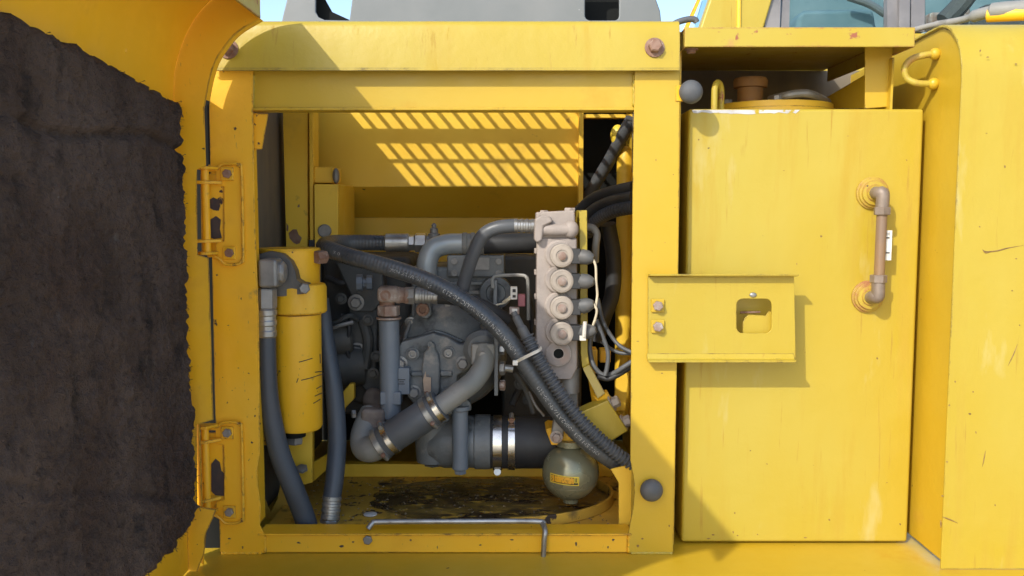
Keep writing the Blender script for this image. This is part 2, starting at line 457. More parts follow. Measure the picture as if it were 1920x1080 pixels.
def text_on_tube(body, path, r, s0, height, ang, parent, m, name, width=1.0, rev=True):
    """Print lettering along a hose: starts at fraction s0 of the path and runs back towards its start."""
    me = text_mesh(body, 1.0)
    fr = frames(path)
    cum = [0.0]
    for a, b in zip(path, path[1:]): cum.append(cum[-1] + (b - a).length)
    L = cum[-1]
    vs = [v.co.copy() for v in me.vertices]; fs = [tuple(p.vertices) for p in me.polygons]
    bpy.data.meshes.remove(me)
    out = []
    for v in vs:
        s = s0 * L - v.x * height * width if rev else s0 * L + v.x * height * width
        s = min(max(s, 0.0), L - 1e-6)
        i = max(k for k in range(len(cum) - 1) if cum[k] <= s)
        t = (s - cum[i]) / (cum[i + 1] - cum[i])
        p = path[i].lerp(path[i + 1], t)
        T = fr[i][0].lerp(fr[i + 1][0], t).normalized()
        a = (CAM - p); a = (a - T * a.dot(T)).normalized()
        b = T.cross(a)
        w = ang + (v.y - 0.35) * height / r * (1 if rev else -1)
        out.append(p + (a * math.cos(w) + b * math.sin(w)) * (r + 0.0006))
    return MB().add(out, fs).build(name, m, parent, flat=True)

def flat_text(body, pos, height, right, up, parent, m, name):
    me = text_mesh(body, height)
    right, up = Vector(right), Vector(up)
    vs = [Vector(pos) + right * v.co.x + up * v.co.y for v in me.vertices]; fs = [tuple(p.vertices) for p in me.polygons]
    bpy.data.meshes.remove(me)
    return MB().add(vs, fs).build(name, m, parent, flat=True)

def clamp(parent, c, axis, r, w, m, screw_dir, name='hose_clamp'):
    """A worm-drive clamp: band (part) with a housing and a screw as its sub-parts."""
    c = Vector(c); axis = Vector(axis).normalized()
    b = MB().lathe(c - axis * w / 2, axis, [(0, r), (0.0005, r * 1.035), (w * .06, r * 1.05), (w * .94, r * 1.05), (w - .0005, r * 1.035), (w, r)], 32).build(name, m, parent, angle=30)
    d = Vector(screw_dir); d = (d - axis * d.dot(axis)).normalized(); t = axis.cross(d)
    p = c + d * r * 1.12
    q = MB()
    q.tube([p - t * w * .62, p + t * w * .62], [w * .36] * 2, 12).build('screw_housing', M['steel'], b)
    MB().lathe(p + t * w * .62, t, [(0, w * .40), (w * .28, w * .40), (w * .34, w * .33)], 6).build('screw_head', M['rusty'], b)
    return b

# ================================================================== SETTING
# ground below the machine (out of frame; it only sends daylight back up)
tagit(MB().add([(-40, -40, -1.5), (40, -40, -1.5), (40, 40, -1.5), (-40, 40, -1.5)], [(0, 1, 2, 3)]).build('ground', M['ground']), kind='structure')
ZD = P(960, 1037, 0).z - 0.002                           # deck level
deck = MB().box((-1.0, -0.30, ZD - .02), (1.7, 1.3, ZD)).build('deck', M['yellow_part_shade'], None, bevel=0.004)
tagit(deck, kind='structure')

# ================================================================== ROOF PANEL (front rail + slotted grille)
roof = thing('roof_panel', P(835, 132, 0.2), 'yellow roof panel whose wide front rail with two rusty bolts tops the open compartment', 'roof panel')
a0, a1 = P(393, 132, -.018), P(1275, 132, -.018)
b0, b1 = P(400, 44, .03), P(1268, 44, .03)
zt = b0.z
# front rail: rounded sheet
prof = [q[:2] for q in smooth([(-.018, a0.z), (-.014, a0.z + .038), (-.009, zt - .018), (-.004, zt - .006), (.006, zt - .0008), (.022, zt), (.045, zt)], 4)]
rail_poly = prof + [(y, z - .006) for y, z in prof[::-1]]
rail_poly[-1] = (-.011, a0.z)
rail = MB().prism([(a0.x, y, z) for y, z in rail_poly], (a1.x - a0.x, 0, 0)).build('front_rail', M['yellow'], roof, bevel=0.0012, angle=40)
p = P(429, 93, -.012); bolt(roof, p, (0, -1, .18), .0125, .018, M['rusty'], rot=.1)
p = P(1227, 90, -.012); bolt(roof, p, (0, -1, .18), .0125, .018, M['rusty'], rot=.4)
# slotted grille, placed so the sun throws its pattern on the rear panel
YB = 0.60                                             # rear panel depth
def roof_pt(px, py):                                  # rear panel pixel -> roof point along the sun
    q = P(px, py, YB); t = (zt - .003 - q.z) / -SUN.z
    return q - SUN * t
rows = [(roof_pt(700, 242).y, .575), (roof_pt(700, 299).y, roof_pt(700, 267).y), (roof_pt(700, 349).y, roof_pt(700, 304).y)]
gx0 = roof_pt(733, 303).x; gx1 = .345
period, barw = 0.0385, 0.0085
x_end = a1.x
def strip(nm, x0, y0, x1, y1, dz=0.0): 
    return MB().box((x0, y0, zt - .006 - dz), (x1, y1, zt - .002 - dz)).build(nm, M['yellow'], roof)
strip('sheet', -.62, .046, gx0, .88); strip('sheet', gx0 + .0005, .046, x_end, rows[2][0])
strip('sheet', gx0 + .0005, .576, x_end + .15, .88)
strip('cross_strip', gx0 + .0005, rows[2][1], x_end, rows[1][0]); strip('cross_strip', gx0 + .0005, rows[1][1], x_end, rows[0][0])
bar0 = None
k = 0
x = gx0 + period - barw
while x < x_end - .01:
    if bar0 is None:
        bar0 = MB().box((x, rows[2][0] - .01, zt - .0115), (x + barw, .58, zt - .0065)).build('grille_bar', M['yellow'], roof)
    else:
        c = bar0.copy(); COL.objects.link(c); c.parent = roof; c.location = (k * period, 0, 0)
    x += period; k += 1

# ================================================================== COMPARTMENT FRAME
fr_ = thing('bay_surround', P(835, 1037, 0.02), 'yellow steel frame with two posts, header and sill around the open pump compartment', 'surround')
lp = [(397, 120), (396, 150), (392, 200), (396, 420), (403, 760), (413, 1037), (497, 1037), (496, 1003), (487, 985), (489, 950), (484, 915), (481, 885), (487, 850), (485, 600), (478, 420), (474, 205), (474, 120)]
MB().plate(lp, 0.0, .004).build('post', M['yellow_worn_shade'], fr_, bevel=.0012)
rp = [(1275, 120), (1273, 400), (1269, 700), (1262, 1037), (1177, 1037), (1178, 1003), (1181, 985), (1187, 955), (1190, 925), (1188, 895), (1182, 862), (1182, 850), (1184, 600), (1187, 300), (1189, 206), (1190, 120)]
MB().plate(rp, 0.0, .004).build('post', M['yellow_part_shade'], fr_, bevel=.0012)
# return flanges of the posts
for xa, xb in ((485, 481), ): 
    q = P(485, 600, 0); MB().box((q.x - .014, .005, P(0, 985, 0).z), (q.x - .010, .05, P(0, 207, 0).z)).build('post_flange', M['yellow_worn_shade'], fr_)
q = P(1184, 600, 0); MB().box((q.x + .010, .005, P(0, 985, 0).z), (q.x + .014, .05, P(0, 207, 0).z)).build('post_flange', M['yellow'], fr_)
q = P(1270, 600, 0); MB().box((q.x - .012, .005, P(0, 1030, 0).z), (q.x - .008, .045, P(0, 160, 0).z)).build('post_flange', M['yellow'], fr_)
MB().box((-1.1, .030, ZD + .001), (P(474, 500, .03).x - .03, .034, zt - .03)).build('gap_shade_sheet', M['interior'], fr_)  # added near-black sheet, painting the shade in the gap beside the post
# header
h0, h1 = P(470, 134, .012), P(1192, 203, .012)
MB().box((h0.x, .012, h0.z + .02), (h1.x, .018, h1.z)).build('header', M['yellow_part_shade'], fr_, bevel=.001)
l0, l1 = P(468, 201, .008), P(1192, 207, .008)
MB().box((l0.x, .0075, l1.z), (l1.x, .05, l0.z - .0005)).build('header_lip', M['yellow_part_shade'], fr_, bevel=.0015)
# triangular tab at the left top corner
MB().plate([(474, 212), (503, 213), (491, 280), (475, 280)], .02, .003).build('corner_tab', M['yellow_worn_shade'], fr_, bevel=.001)
# sill
s0, s1 = P(498, 1003, .004), P(1176, 1036, .004)
MB().box((s0.x, .004, s1.z), (s1.x, .010, s0.z)).build('sill', M['yellow_worn_shade'], fr_, bevel=.001)
l0, l1 = P(483, 1001, -.003), P(1184, 1003, -.003)
MB().box((l0.x, -.003, l0.z - .0035), (l1.x, .052, l0.z)).build('sill_lip', M['yellow_worn_shade'], fr_, bevel=.0012)
p = P(690, 1011, .004); bolt(fr_, p, (0, -1, 0), .009, .008, M['steel_dull'], washer=0)

# ================================================================== COMPARTMENT LINING (walls, rear panel, floor)
ln = thing('compartment_lining', P(830, 980, .4), 'dusty yellow inner walls and oily floor behind the pump and hoses', 'compartment')
# rear panel, its lower part folding back under
MB().plate([(589, 190), (1085, 190), (1085, 350), (589, 350)], YB, .004).build('rear_panel', M['yellow_in'], ln, bevel=.001)
zl = P(800, 350, YB).z; zlow = P(800, 408, YB + .12).z
xa, xb = P(575, 350, YB).x, P(1085, 350, YB).x
MB().prism([(xa, YB + .0005, zl - .0005), (xa, YB + .12, zlow), (xa, YB + .12, zlow + .004), (xa, YB + .0005, zl + .004)], (xb - xa, 0, 0)).build('folded_panel', M['yellow_in'], ln)
MB().plate([(640, 405), (1090, 405), (1090, 520), (640, 520)], YB + .125, .004).build('lower_panel', M['yellow_in'], ln)
# panel edge return at the right of the rear panel and its opening rim
MB().pbox(1086, 205, 1093, 420, YB - .03, YB + .03).build('panel_edge', M['yellow_in'], ln, bevel=.001)
MB().pbox(1094, 214, 1200, 221, YB - .02, YB + .01).build('opening_rim', M['yellow_in'], ln, bevel=.001)
# left column, seam strips and the small box beside it
MB().plate([(530, 205), (577, 205), (577, 480), (537, 480)], .42, .05).build('column', M['yellow_in'], ln, bevel=.002)
MB().plate([(579, 205), (587, 205), (588, 480), (581, 480)], .41, .06).build('column_strip', M['yellow_in'], ln, bevel=.0015)
MB().plate([(589, 345), (634, 345), (634, 470), (590, 470)], .40, .22).build('box', M['yellow_in'], ln, bevel=.002)
MB().plate([(589, 313), (624, 313), (624, 343), (589, 343)], .42, .1).build('box_cover', M['yellow_in'], ln, bevel=.002)
p = P(630, 330, .41); MB().sphere(p, .012, 14, 10, .7, .7, 1.5).build('sensor', M['steel_dull'], ln)
p = P(609, 433, .398); MB().lathe(p, (0, -1, 0), [(0, .0155), (.004, .0155), (.006, .013)], 24).build('plug', M['steel_dull'], ln)
MB().pbox(579, 450, 590, 470, .405, .45).build('clip', M['black'], ln)
# rust spots on the column, where the paint has flaked off
for pp in ([(541, 437), (549, 430), (556, 430), (560, 440), (566, 446), (562, 456), (556, 458), (550, 455), (543, 447)], [(558, 386), (561, 382), (562, 388), (558, 389)], [(537, 418), (541, 424), (540, 434), (537, 432)]):
    MB().plate(pp, .4192, .0004).build('flaked_spot', M['rusty'], ln)
# side walls and rear wall of the bay
q = P(470, 600, .02)
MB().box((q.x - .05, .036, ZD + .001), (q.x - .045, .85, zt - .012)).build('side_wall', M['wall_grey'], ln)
MB().box((.316, .047, ZD + .001), (.320, .85, zt - .012)).build('side_wall', M['yellow_in'], ln)
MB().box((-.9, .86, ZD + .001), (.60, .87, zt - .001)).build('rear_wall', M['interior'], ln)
# floor
zf = P(900, 990, .052).z - .004
MB().box((-.49, .053, zf - .004), (.245, .43, zf)).build('floor_sheet', M['floor'], ln)
MB().box((.246, .053, zf - .02), (.30, .43, zf - .016)).build('floor_sheet', M['floor'], ln)
MB().box((-.40, .405, zf + .0005), (.24, .43, zf + .032)).build('floor_kerb', M['yellow_in'], ln, bevel=.002)
# round grease covered cover plate with a curled rim on the right
gp = []
for i in range(160):
    w = 2 * math.pi * i / 160
    x = -.045 + .262 * math.cos(w) * (1 + .10 * noise.fractal((i * .13, 2, 1), .7, 2, 4)); y = .245 + .150 * math.sin(w) * (1 + .10 * noise.fractal((i * .13, 5, 1), .7, 2, 4))
    gp.append((x, y, zf + .0006))
MB().prism(gp, (0, 0, .0022)).build('grease_spill', M['grease'], ln, angle=60)
rim = [(-.03 + .245 * math.cos(R(a)), .24 + .18 * math.sin(R(a))) for a in range(-84, 41, 6)]
rim2 = [(-.03 + .251 * math.cos(R(a)), .24 + .185 * math.sin(R(a))) for a in range(-84, 41, 6)]
MB().prism([(x, y, zf + .0008) for x, y in rim] + [(x, y, zf + .0008) for x, y in rim2[::-1]], (0, 0, .022)).build('curved_rim', M['floor'], ln, angle=50, bevel=.001)
p = P(694, 945, .14); p.z = zf + .001
MB().lathe(p, (0, 0, 1), [(0, .014), (.0015, .014), (.002, .012)], 20).build('pale_disc', M['white'], ln)  # pale disc laid on the floor sheet
# lower left yellow bracket plate with a leaf shaped opening
MB().plate([(470, 838), (480, 800), (545, 800), (560, 985), (470, 985)], .20, .004, holes=[[(487, 835), (505, 835), (522, 870), (526, 905), (520, 935), (507, 960), (494, 930), (486, 900)]]).build('pierced_plate', M['floor'], ln, bevel=.001)
MB().plate([(540, 780), (586, 780), (586, 905), (565, 910), (540, 900)], .17, .02).build('filter_stand', M['yellow_in'], ln, bevel=.002)
MB().prism([P(586, 868, .2), P(614, 852, .26), P(614, 880, .26), P(586, 905, .2)], (0, .02, 0)).build('stand_gusset', M['yellow_in'], ln, bevel=.002)
bolt(ln, P(566, 882, .15), (0, -.4, 1), .013, .008, M['steel_dull'], washer=0)
MB().plate([(635, 745), (655, 720), (664, 720), (664, 748), (645, 768), (640, 880), (628, 880)], .30, .02).build('side_bracket', M['yellow_in'], ln, bevel=.002)
# right: yellow column, slanted plate, wall piece
YP = .56
cxp = P(1171, 400, YP).x
cpath = [Vector((cxp, YP, P(0, 790, YP).z)), Vector((cxp, YP, P(0, 300, YP).z)), Vector((cxp + .002, YP, P(0, 284, YP).z)), Vector((cxp + .004, YP + .005, P(0, 276, YP).z))]
MB().tube(cpath, [.0205, .0205, .018, .008], 20).build('pipe_column', M['yellow_in'], ln, angle=60)
MB().plate([(1156, 700), (1180, 700), (1172, 770), (1150, 772)], .2, .01).build('slanted_plate', M['yellow_in'], ln, bevel=.002)
MB().plate([(1145, 880), (1184, 870), (1192, 900), (1192, 985), (1160, 985), (1160, 905)], .06, .004).build('corner_plate', M['yellow_in'], ln, bevel=.001)

# ================================================================== SERVICE DOOR (swung open towards the camera)
YD = -.085; YE = -1.22
door = thing('service_door', (P(340, 1080, YD).x, -.5, ZD + .01), 'open yellow door lined with thick dark foam on its inner side', 'door')
sk = [(318, 1090), (322, 700), (325, 300), (325, 180), (328, 130), (343, 78), (367, 32), (398, -2), (440, -28), (487, -42)]     # skin line at the hinge end
sk_w = [P(x, y, YD) for x, y in sk]
xs = sk_w[3].x
for q in sk_w[:4]: q.x = xs
for q in sk_w: q.y = YD
sk_s = [Vector(q) for q in smooth([tuple(q) for q in sk_w[3:]], 6)]
sk_s = [Vector((xs, YD, ZD + .004))] + sk_s
n = len(sk_s)
b = MB()
vs = [q + Vector((0, 0, 0)) for q in sk_s] + [Vector((q.x, YE, q.z)) for q in sk_s]
out = []
for i, q in enumerate(sk_s):          # thickness outward
    a = sk_s[max(i - 1, 0)]; c = sk_s[min(i + 1, n - 1)]; t = (c - a).normalized(); nn_ = Vector((-t.z, 0, t.x))
    out.append(q + nn_ * .003)
vs += out + [Vector((q.x, YE, q.z)) for q in out]
fs = []
for i in range(n - 1):
    fs += [(i, i + 1, n + i + 1, n + i), (2*n + i + 1, 2*n + i, 3*n + i, 3*n + i + 1), (i + 1, i, 2*n + i, 2*n + i + 1), (n + i, n + i + 1, 3*n + i + 1, 3*n + i)]
fs += [(0, n, 3*n, 2*n), (n - 1, 2*n + n - 1, 4*n - 1, 2*n - 1)]
b.add(vs, fs).build('door_skin', M['yellow_shade'], door, angle=50)
# edge flange following the curved profile at the hinge end
inn = [(388, 1010), (384, 700), (383, 480), (385, 300), (386, 205), (390, 160), (402, 118), (420, 88), (445, 60), (487, 34)]
fl_in = [P(x, y, YD + .002) for x, y in inn]
xf = fl_in[3].x
for q in fl_in[:5]: q.x = xf
low = [(395, 985), (385, 1030), (372, 1090)]
lower = [Vector((xf, YD + .002, P(0, 960, YD).z)), P(386, 1000, YD + .002), P(382, 1040, YD + .002), P(368, 1075, YD + .002)]
fl_out = [Vector((q.x, YD + .002, q.z)) for q in out[1:]]
poly = [Vector(q) for q in smooth([tuple(q) for q in fl_in[4:]], 5)]
def notch(y0_, y1_):
    return [Vector((xf, YD + .002, P(0, y1_ + 6, YD).z)), P(369, y1_, YD + .002), P(368, y0_, YD + .002), Vector((xf, YD + .002, P(0, y0_ - 8, YD).z))]
edge_line = lower[::-1] + notch(796, 950) + notch(318, 478) + poly
ring = edge_line + fl_out[::-1] + [Vector((xs - .001, YD + .002, lower[-1].z - .004))]
MB().prism(ring, (0, .003, 0)).build('edge_flange', M['yellow_worn_shade'], door, bevel=.0008)
# inward return of that flange (the rim one sees as a thin edge)
ret = poly[2:]
m_ = len(ret)
vs = [q + Vector((0, .0035, 0)) for q in ret] + [q + Vector((0, .024, 0)) for q in ret] 
vs += [q + Vector((-.003, 0, .001)) for q in vs]
fs = []
for i in range(m_ - 1):
    fs += [(i, i + 1, m_ + i + 1, m_ + i), (2*m_ + i + 1, 2*m_ + i, 3*m_ + i, 3*m_ + i + 1), (m_ + i, m_ + i + 1, 3*m_ + i + 1, 3*m_ + i), (i + 1, i, 2*m_ + i, 2*m_ + i + 1)]
MB().add(vs, fs).build('flange_return', M['yellow_worn_shade'], door)
# added slanted plate behind the flange, blocks sun from reaching the post
xr = P(367, 600, YD).x
MB().prism([(xr, YD + .006, ZD + .01), (xr - .036, -.016, ZD + .01), (xr - .039, -.016, ZD + .01), (xr - .003, YD + .006, ZD + .01)], (0, 0, P(0, 140, YD).z - ZD - .01)).build('sun_blocker', M['yellow_worn_shade'], door)
# top lip along the door
tp = sk_s[-1]
MB().prism([(tp.x - .001, YD, tp.z), (poly[-1].x, YD, tp.z - .004), (poly[-1].x + .002, YD, poly[-1].z), (poly[-1].x - .002, YD, poly[-1].z), (poly[-1].x - .006, YD, tp.z - .007)][::-1], (0, YE - YD, 0)).build('top_lip', M['rust_step'], door)
# rib on the skin above the foam
a = P(247, 10, -.28); a.x = xs + .002
MB().lathe((xs + .001, -.285, .452), (0, 0, 1), [(-.07, .001), (-.066, .004), (.12, .004), (.126, .001)], 10).build('pressed_rib', M['yellow_shade'], door)
# foam slab
xfm = P(355, 500, -.115).x
nY, nZ = 200, 170
zt_f = P(356, 190, -.115).z; zb_f = P(372, 992, -.115).z
y0f, y1f = -.112, -1.15
def fz(u, v):
    return noise.fractal((u, v, 3.1), .9, 2.1, 5)
grid = []
for i in range(nY + 1):
    s = i / nY
    for j in range(nZ + 1):
        t = j / nZ
        yy = y0f + (y1f - y0f) * (s ** 1.35)
        zz = zb_f + (zt_f + .075 * (y0f - yy) - zb_f) * t
        # ragged outer edges
        if i < 3: yy += .005 * noise.fractal((0, zz * 28, 7), 1, 2, 4) + .006 * noise.noise((1, zz * 7, 3))
        if j > nZ - 3: zz += .006 * noise.fractal((yy * 30, 0, 4), 1, 2, 4)
        if j < 3: zz += .010 * noise.fractal((yy * 24, 0, 9), 1, 2, 4)
        # torn lower corner
        cut = max(0.0, .040 - (y0f - yy) * 1.1)
        zz = max(zz, zb_f + cut * .0) + cut * (1 - t) ** 14
        d = .013 * fz(yy * 4, zz * 4) + .006 * fz(yy * 24, zz * 16) + .0060 * noise.fractal((yy * 90, zz * 90, 1), .8, 2, 3)
        cr = zz - (.255 + .02 * noise.noise((yy * 5, 0, 0)) + .02 * (yy + .3))
        d -= .012 * math.exp(-(cr / .006) ** 2) * (1 if yy > -.62 else .4)
        cr2 = zz - (-.335 - (yy + .2) * .35 + .015 * noise.noise((yy * 9, 2, 0)))
        d -= .006 * math.exp(-(cr2 / .008) ** 2)
        e = min(i / 5, j / 5, (nZ - j) / 5, 1.0)
        x = max(xfm + d - .016 * (1 - e) ** 2, xs + .004 + .002 * noise.noise((yy * 60, zz * 60, 5)))
        grid.append((x, yy, zz))
W = nZ + 1
fs = []
for i in range(nY):
    for j in range(nZ):
        fs.append((i*W + j, i*W + j + 1, (i+1)*W + j + 1, (i+1)*W + j))
b = MB().add(grid, fs)
def skirt(idx, flip):
    k0 = len(b.v)
    b.v += [Vector((xs + .002, b.v[i].y, b.v[i].z)) for i in idx]
    for q in range(len(idx) - 1):
        f = (idx[q], idx[q + 1], k0 + q + 1, k0 + q)
        b.f.append(f if flip else f[::-1])
skirt([j for j in range(W)], False); skirt([nY*W + j for j in range(W)], True)
skirt([i*W for i in range(nY + 1)], True); skirt([i*W + nZ for i in range(nY + 1)], False)
fo = b.build('foam_lining', M['foam'], door, angle=180)
fo['label'] = 'torn charcoal sound foam'
# loose foam fibres along the ragged edge and over the face
b = MB()
for i in range(2600):
    gi = random.randrange(len(grid))
    if random.random() < .12: gi = random.randrange(2) * W + random.randrange(W)
    p = Vector(grid[gi]); L = random.uniform(.003, .008)
    d = Vector((random.uniform(.1, 1), random.uniform(-.7, .7), random.uniform(-1, .6))).normalized()
    q = p + d * L; w = Vector((0, .0006, .0006))
    b.add([p - w, p + w, q + Vector((.002, 0, -.001)), q], [(0, 1, 2, 3)])
fb = b.build('foam_fibres', M['foam'], door, flat=True); fb['kind'] = 'stuff'

# ================================================================== HINGES
def hinge(dy, label, rusty):
    hg = thing('hinge', P(425, 497 + dy, -.02), label, 'hinge', 'door hinges')
    D = lambda l: [(x, y + dy) for x, y in l]
    leaf = D([(390, 308), (404, 312), (414, 307), (420, 305), (442, 305), (450, 310), (453, 320), (456, 480), (454, 490), (448, 497), (422, 498), (412, 488), (402, 482), (388, 482), (388, 475), (404, 475), (404, 455), (420, 452), (420, 350), (404, 347), (404, 322), (390, 322)])
    MB().plate(leaf, -.0065, .0055).build('leaf', M['yellow_worn_shade'], hg, bevel=.0016)
    rimp = [P(x, y, -.009) for x, y in D([(392, 313), (406, 316), (418, 308), (440, 307), (449, 312), (453, 322), (456, 478), (453, 489), (446, 495), (424, 496), (412, 486), (400, 480), (390, 480)])]
    MB().tube([Vector(q) for q in smooth([tuple(q) for q in rimp], 4)], .0028, 8).build('rim', M['yellow_worn_shade'], hg)
    back = D([(376, 326), (419, 326), (420, 472), (378, 472)])
    MB().plate(back, -.0015, .001).build('backing', M['yellow_worn_shade'], hg)
    spots = [[(392, 375), (400, 370), (408, 374), (413, 385), (410, 395), (400, 394), (391, 388)], [(394, 412), (405, 405), (414, 412), (412, 430), (416, 446), (402, 448), (391, 444)]] if rusty else [[(396, 385), (404, 375), (412, 382), (415, 398), (420, 402), (420, 445), (404, 444), (396, 436)]]
    for sp in spots:
        MB().plate(D(sp), -.0026, .0008).build('flaked_spot', M['rusty'] if 0 else M['chip'], hg)
    pin = [P(384, 318 + dy, -.022), P(386, 475 + dy, -.022)]
    pin[1].x = pin[0].x
    MB().tube(pin, .0072, 14).build('pin', M['yellow_worn_shade'], hg, angle=40)
    for yy, xa, xb in ((318, 370, 405), (345, 352, 412), (455, 352, 412), (478, 372, 405)):
        c = P((xa + xb) / 2, yy + dy, -.022); hw = (xb - xa) / 2 * S(-.02)
        MB().prism([(c.x - hw, -.006, c.z), (c.x - hw, -.026, c.z), (c.x - hw * .4, -.036, c.z), (c.x + hw * .2, -.034, c.z), (c.x + hw, -.012, c.z), (c.x + hw, -.006, c.z)], (0, 0, .006)).build('knuckle', M['yellow_worn_shade'], hg, bevel=.0012)
    for x, y in ((427, 326), (431, 474)):
        p = P(x, y + dy, -.007)
        MB().box((p.x - .012, -.0125, p.z - .012), (p.x + .012, -.007, p.z + .012)).build('square_washer', M['yellow_worn_shade'], hg, bevel=.002)
        bolt(hg, P(x, y + dy, -.013), (0, -1, 0), .0085, .009, M['rusty'] if rusty else M['steel_dull'], washer=0)
M['chip'] = mat('flaked_primer', (0.045, 0.034, 0.034), 0.75, alt=(0.07, 0.045, 0.035), alt_scale=60, bump=(0.2, 120))
hinge(0, 'upper door hinge beside the oil filter head, paint flaked into two dark patches', True)
hinge(485, 'lower door hinge near the sill, one large dark patch of flaked paint', False)

# ================================================================== LATCH BRACKET
lb = thing('latch_bracket', P(1355, 675, -.01), 'yellow channel bracket with a square cutout reaching from post across tank', 'bracket')
hole = rrect(1381, 560, 1447, 625, 12)
MB().plate([(1215, 519), (1489, 519), (1492, 672), (1215, 672)], -.0055, .004, holes=[hole]).build('plate', M['yellow'], lb, bevel=.0008)
za, zb_ = P(1215, 519, -.006).z, P(1215, 672, -.006).z
xa, xb = P(1214, 600, -.006).x, P(1490, 600, -.006).x
MB().prism([(xa, -.006, za + .0005), (xa, -.024, za + .003), (xa, -.024, za + .0065), (xa, -.002, za + .004)], (xb - xa, 0, 0)).build('flange', M['yellow'], lb, bevel=.0008)
MB().prism([(xa, -.006, zb_ + .010), (xa, -.013, zb_ - .0), (xa, -.024, zb_ - .001), (xa, -.024, zb_ - .005), (xa, -.010, zb_ - .004), (xa, -.002, zb_ + .002)], (xb - xa, 0, 0)).build('flange', M['yellow'], lb, bevel=.0008)
for x, y in ((1233, 573), (1233, 612)):
    p = P(x, y, -.006)
    MB().box((p.x - .0125, -.0105, p.z - .0125), (p.x + .0125, -.006, p.z + .0125)).build('square_washer', M['yellow_part_shade'], lb, bevel=.002)
    bolt(lb, P(x, y, -.011), (0, -1, 0), .0095, .010, M['pinkrust'], washer=0)
MB().plate([(1397, 596), (1404, 590), (1436, 592), (1441, 584), (1452, 584), (1452, 634), (1393, 634), (1393, 604)], .006, .003).build('striker', M['yellow'], lb, bevel=.001)
MB().tube(pts([(1388, 586, .03), (1425, 585, .03)]), .0022, 8).build('striker_pin', M['rusty'], lb)
p = P(1412, 553, -.006); MB().sphere(p, .007, 12, 8, 1, .4, .7).build('weld_chip', M['steel'], lb)

# ================================================================== RUBBER BUFFERS
def buffer(px, py, Y, label, side):
    bf = thing('rubber_buffer', P(px, py + 20, Y), label, 'buffer', 'rubber door buffers')
    c = P(px, py, Y); r = .0215
    prof = [(0, r * .55), (.004, r * .8), (.007, r), (.012, r), (.018, r * .9), (.023, r * .68), (.026, r * .35), (.027, .001)]
    MB().lathe(c + Vector((0, .012, 0)), (0, -1, 0), prof, 32).build('cap', M['knob'], bf, angle=60)
    if side:
        MB().pbox(px - 29, py - 12, px - 14, py + 18, Y + .010, Y + .014).build('mount', M['yellow_worn_shade'], bf, bevel=.001)
    else:
        MB().lathe(c + Vector((0, .013, 0)), (0, -1, 0), [(0, r * .6), (.004, r * .6)], 20).build('mount', M['steel_dull'], bf)
buffer(1296, 172, -.012, 'grey round rubber buffer at the top of the right post beside the tank', True)
buffer(1222, 920, -.014, 'grey round rubber buffer low on the face of the right post', False)

# ================================================================== HYDRAULIC TANK
YT = .05
tank = thing('hydraulic_tank', P(1490, 1017, .2), 'tall flat yellow hydraulic tank standing right of the pump compartment', 'tank')
t0, t1 = P(1293, 204, YT), P(1738, 204, YT); tb = P(1279, 1017, YT)
tx0 = P(1285, 600, YT).x; tx1 = P(1718, 600, YT).x
MB().box((tx0, YT, tb.z), (tx1, .47, t0.z)).build('body', M['yellow'], tank, bevel=.006, seg=3)
fc = Vector(((P(1447, 195, .25)).x, .25, t0.z))
M['cap_shade'] = mat('rusty_shaded_cap_paint', (0.28, 0.14, 0.04), 0.65, alt=(0.19, 0.10, 0.045), alt_scale=22, patches=[(RUST, 40, 0.62, 0.05)])  # cap base darkened for the shade above the tank, with rust patches
zc = P(1447, 186, .13).z - t0.z
MB().lathe(fc, (0, 0, 1), [(0.0005, .128), (zc * .5, .128), (zc * .52, .124), (zc * .97, .124), (zc, .120)], 40).build('cover', M['yellow_in'], tank)
cc = Vector((P(1407, 160, .22).x, .22, t0.z + zc + .0005))
hc = P(1407, 143, .19).z - cc.z
cap = MB().lathe(cc, (0, 0, 1), [(0, .026), (hc * .62, .026), (hc * .64, .034), (hc * .9, .035), (hc, .032)], 28).build('filler_cap', M['cap_shade'], tank)
for a in range(0, 360, 60):
    MB().lathe(fc + Vector((.108 * math.cos(R(a + 20)), .108 * math.sin(R(a + 20)), zc + .0005)), (0, 0, 1), [(0, .009), (.008, .009)], 6).build('bolt', M['steel_dull'], tank)
# lifting eye
ex = P(1346, 180, YT + .03).x
loop = [Vector((ex, YT + .03 + .011 * math.cos(R(a)) * 1.6, t0.z + .034 + .019 * math.sin(R(a)))) for a in range(0, 181, 15)]
loop = [Vector((ex, loop[0].y, t0.z - .002))] + loop + [Vector((ex, loop[-1].y, t0.z - .002))]
rot_ = []
for q in loop:      # turn the eye a little so both legs show
    d = q - Vector((ex, YT + .03, q.z)); rot_.append(Vector((ex + d.y * .55, YT + .03 + d.y * .8, q.z)))
MB().tube(rot_, .0062, 12).build('lifting_eye', M['rust_step'], tank)
# small hose behind the filler
MB().tube(hose_path([(1445, 186, .20), (1470, 180, .14), (1500, 175, .13), (1525, 178, .14), (1552, 192, .2)]), .008, 10).build('breather_hose', M['steel_dull'], tank)

# paint worn to primer along the top front edge
M['primer'] = mat('worn_pale_primer', (0.55, 0.54, 0.52), 0.6, alt=(0.42, 0.41, 0.40), alt_scale=30, patches=[(YEL_SUN, 60, 0.58, 0.04)])
wp_ = [(1297, 206), (1500, 206)] + [(1500 - i * 8, 209 + 6 * abs(noise.noise((i * .45, 1.3, 0))) + 5 * math.sin(math.pi * i / 25) * (0.6 + .4 * noise.noise((i * .9, 4, 0)))) for i in range(1, 26)]
MB().plate(wp_, YT - .0006, .0004).build('worn_patch', M['primer'], tank, flat=True)
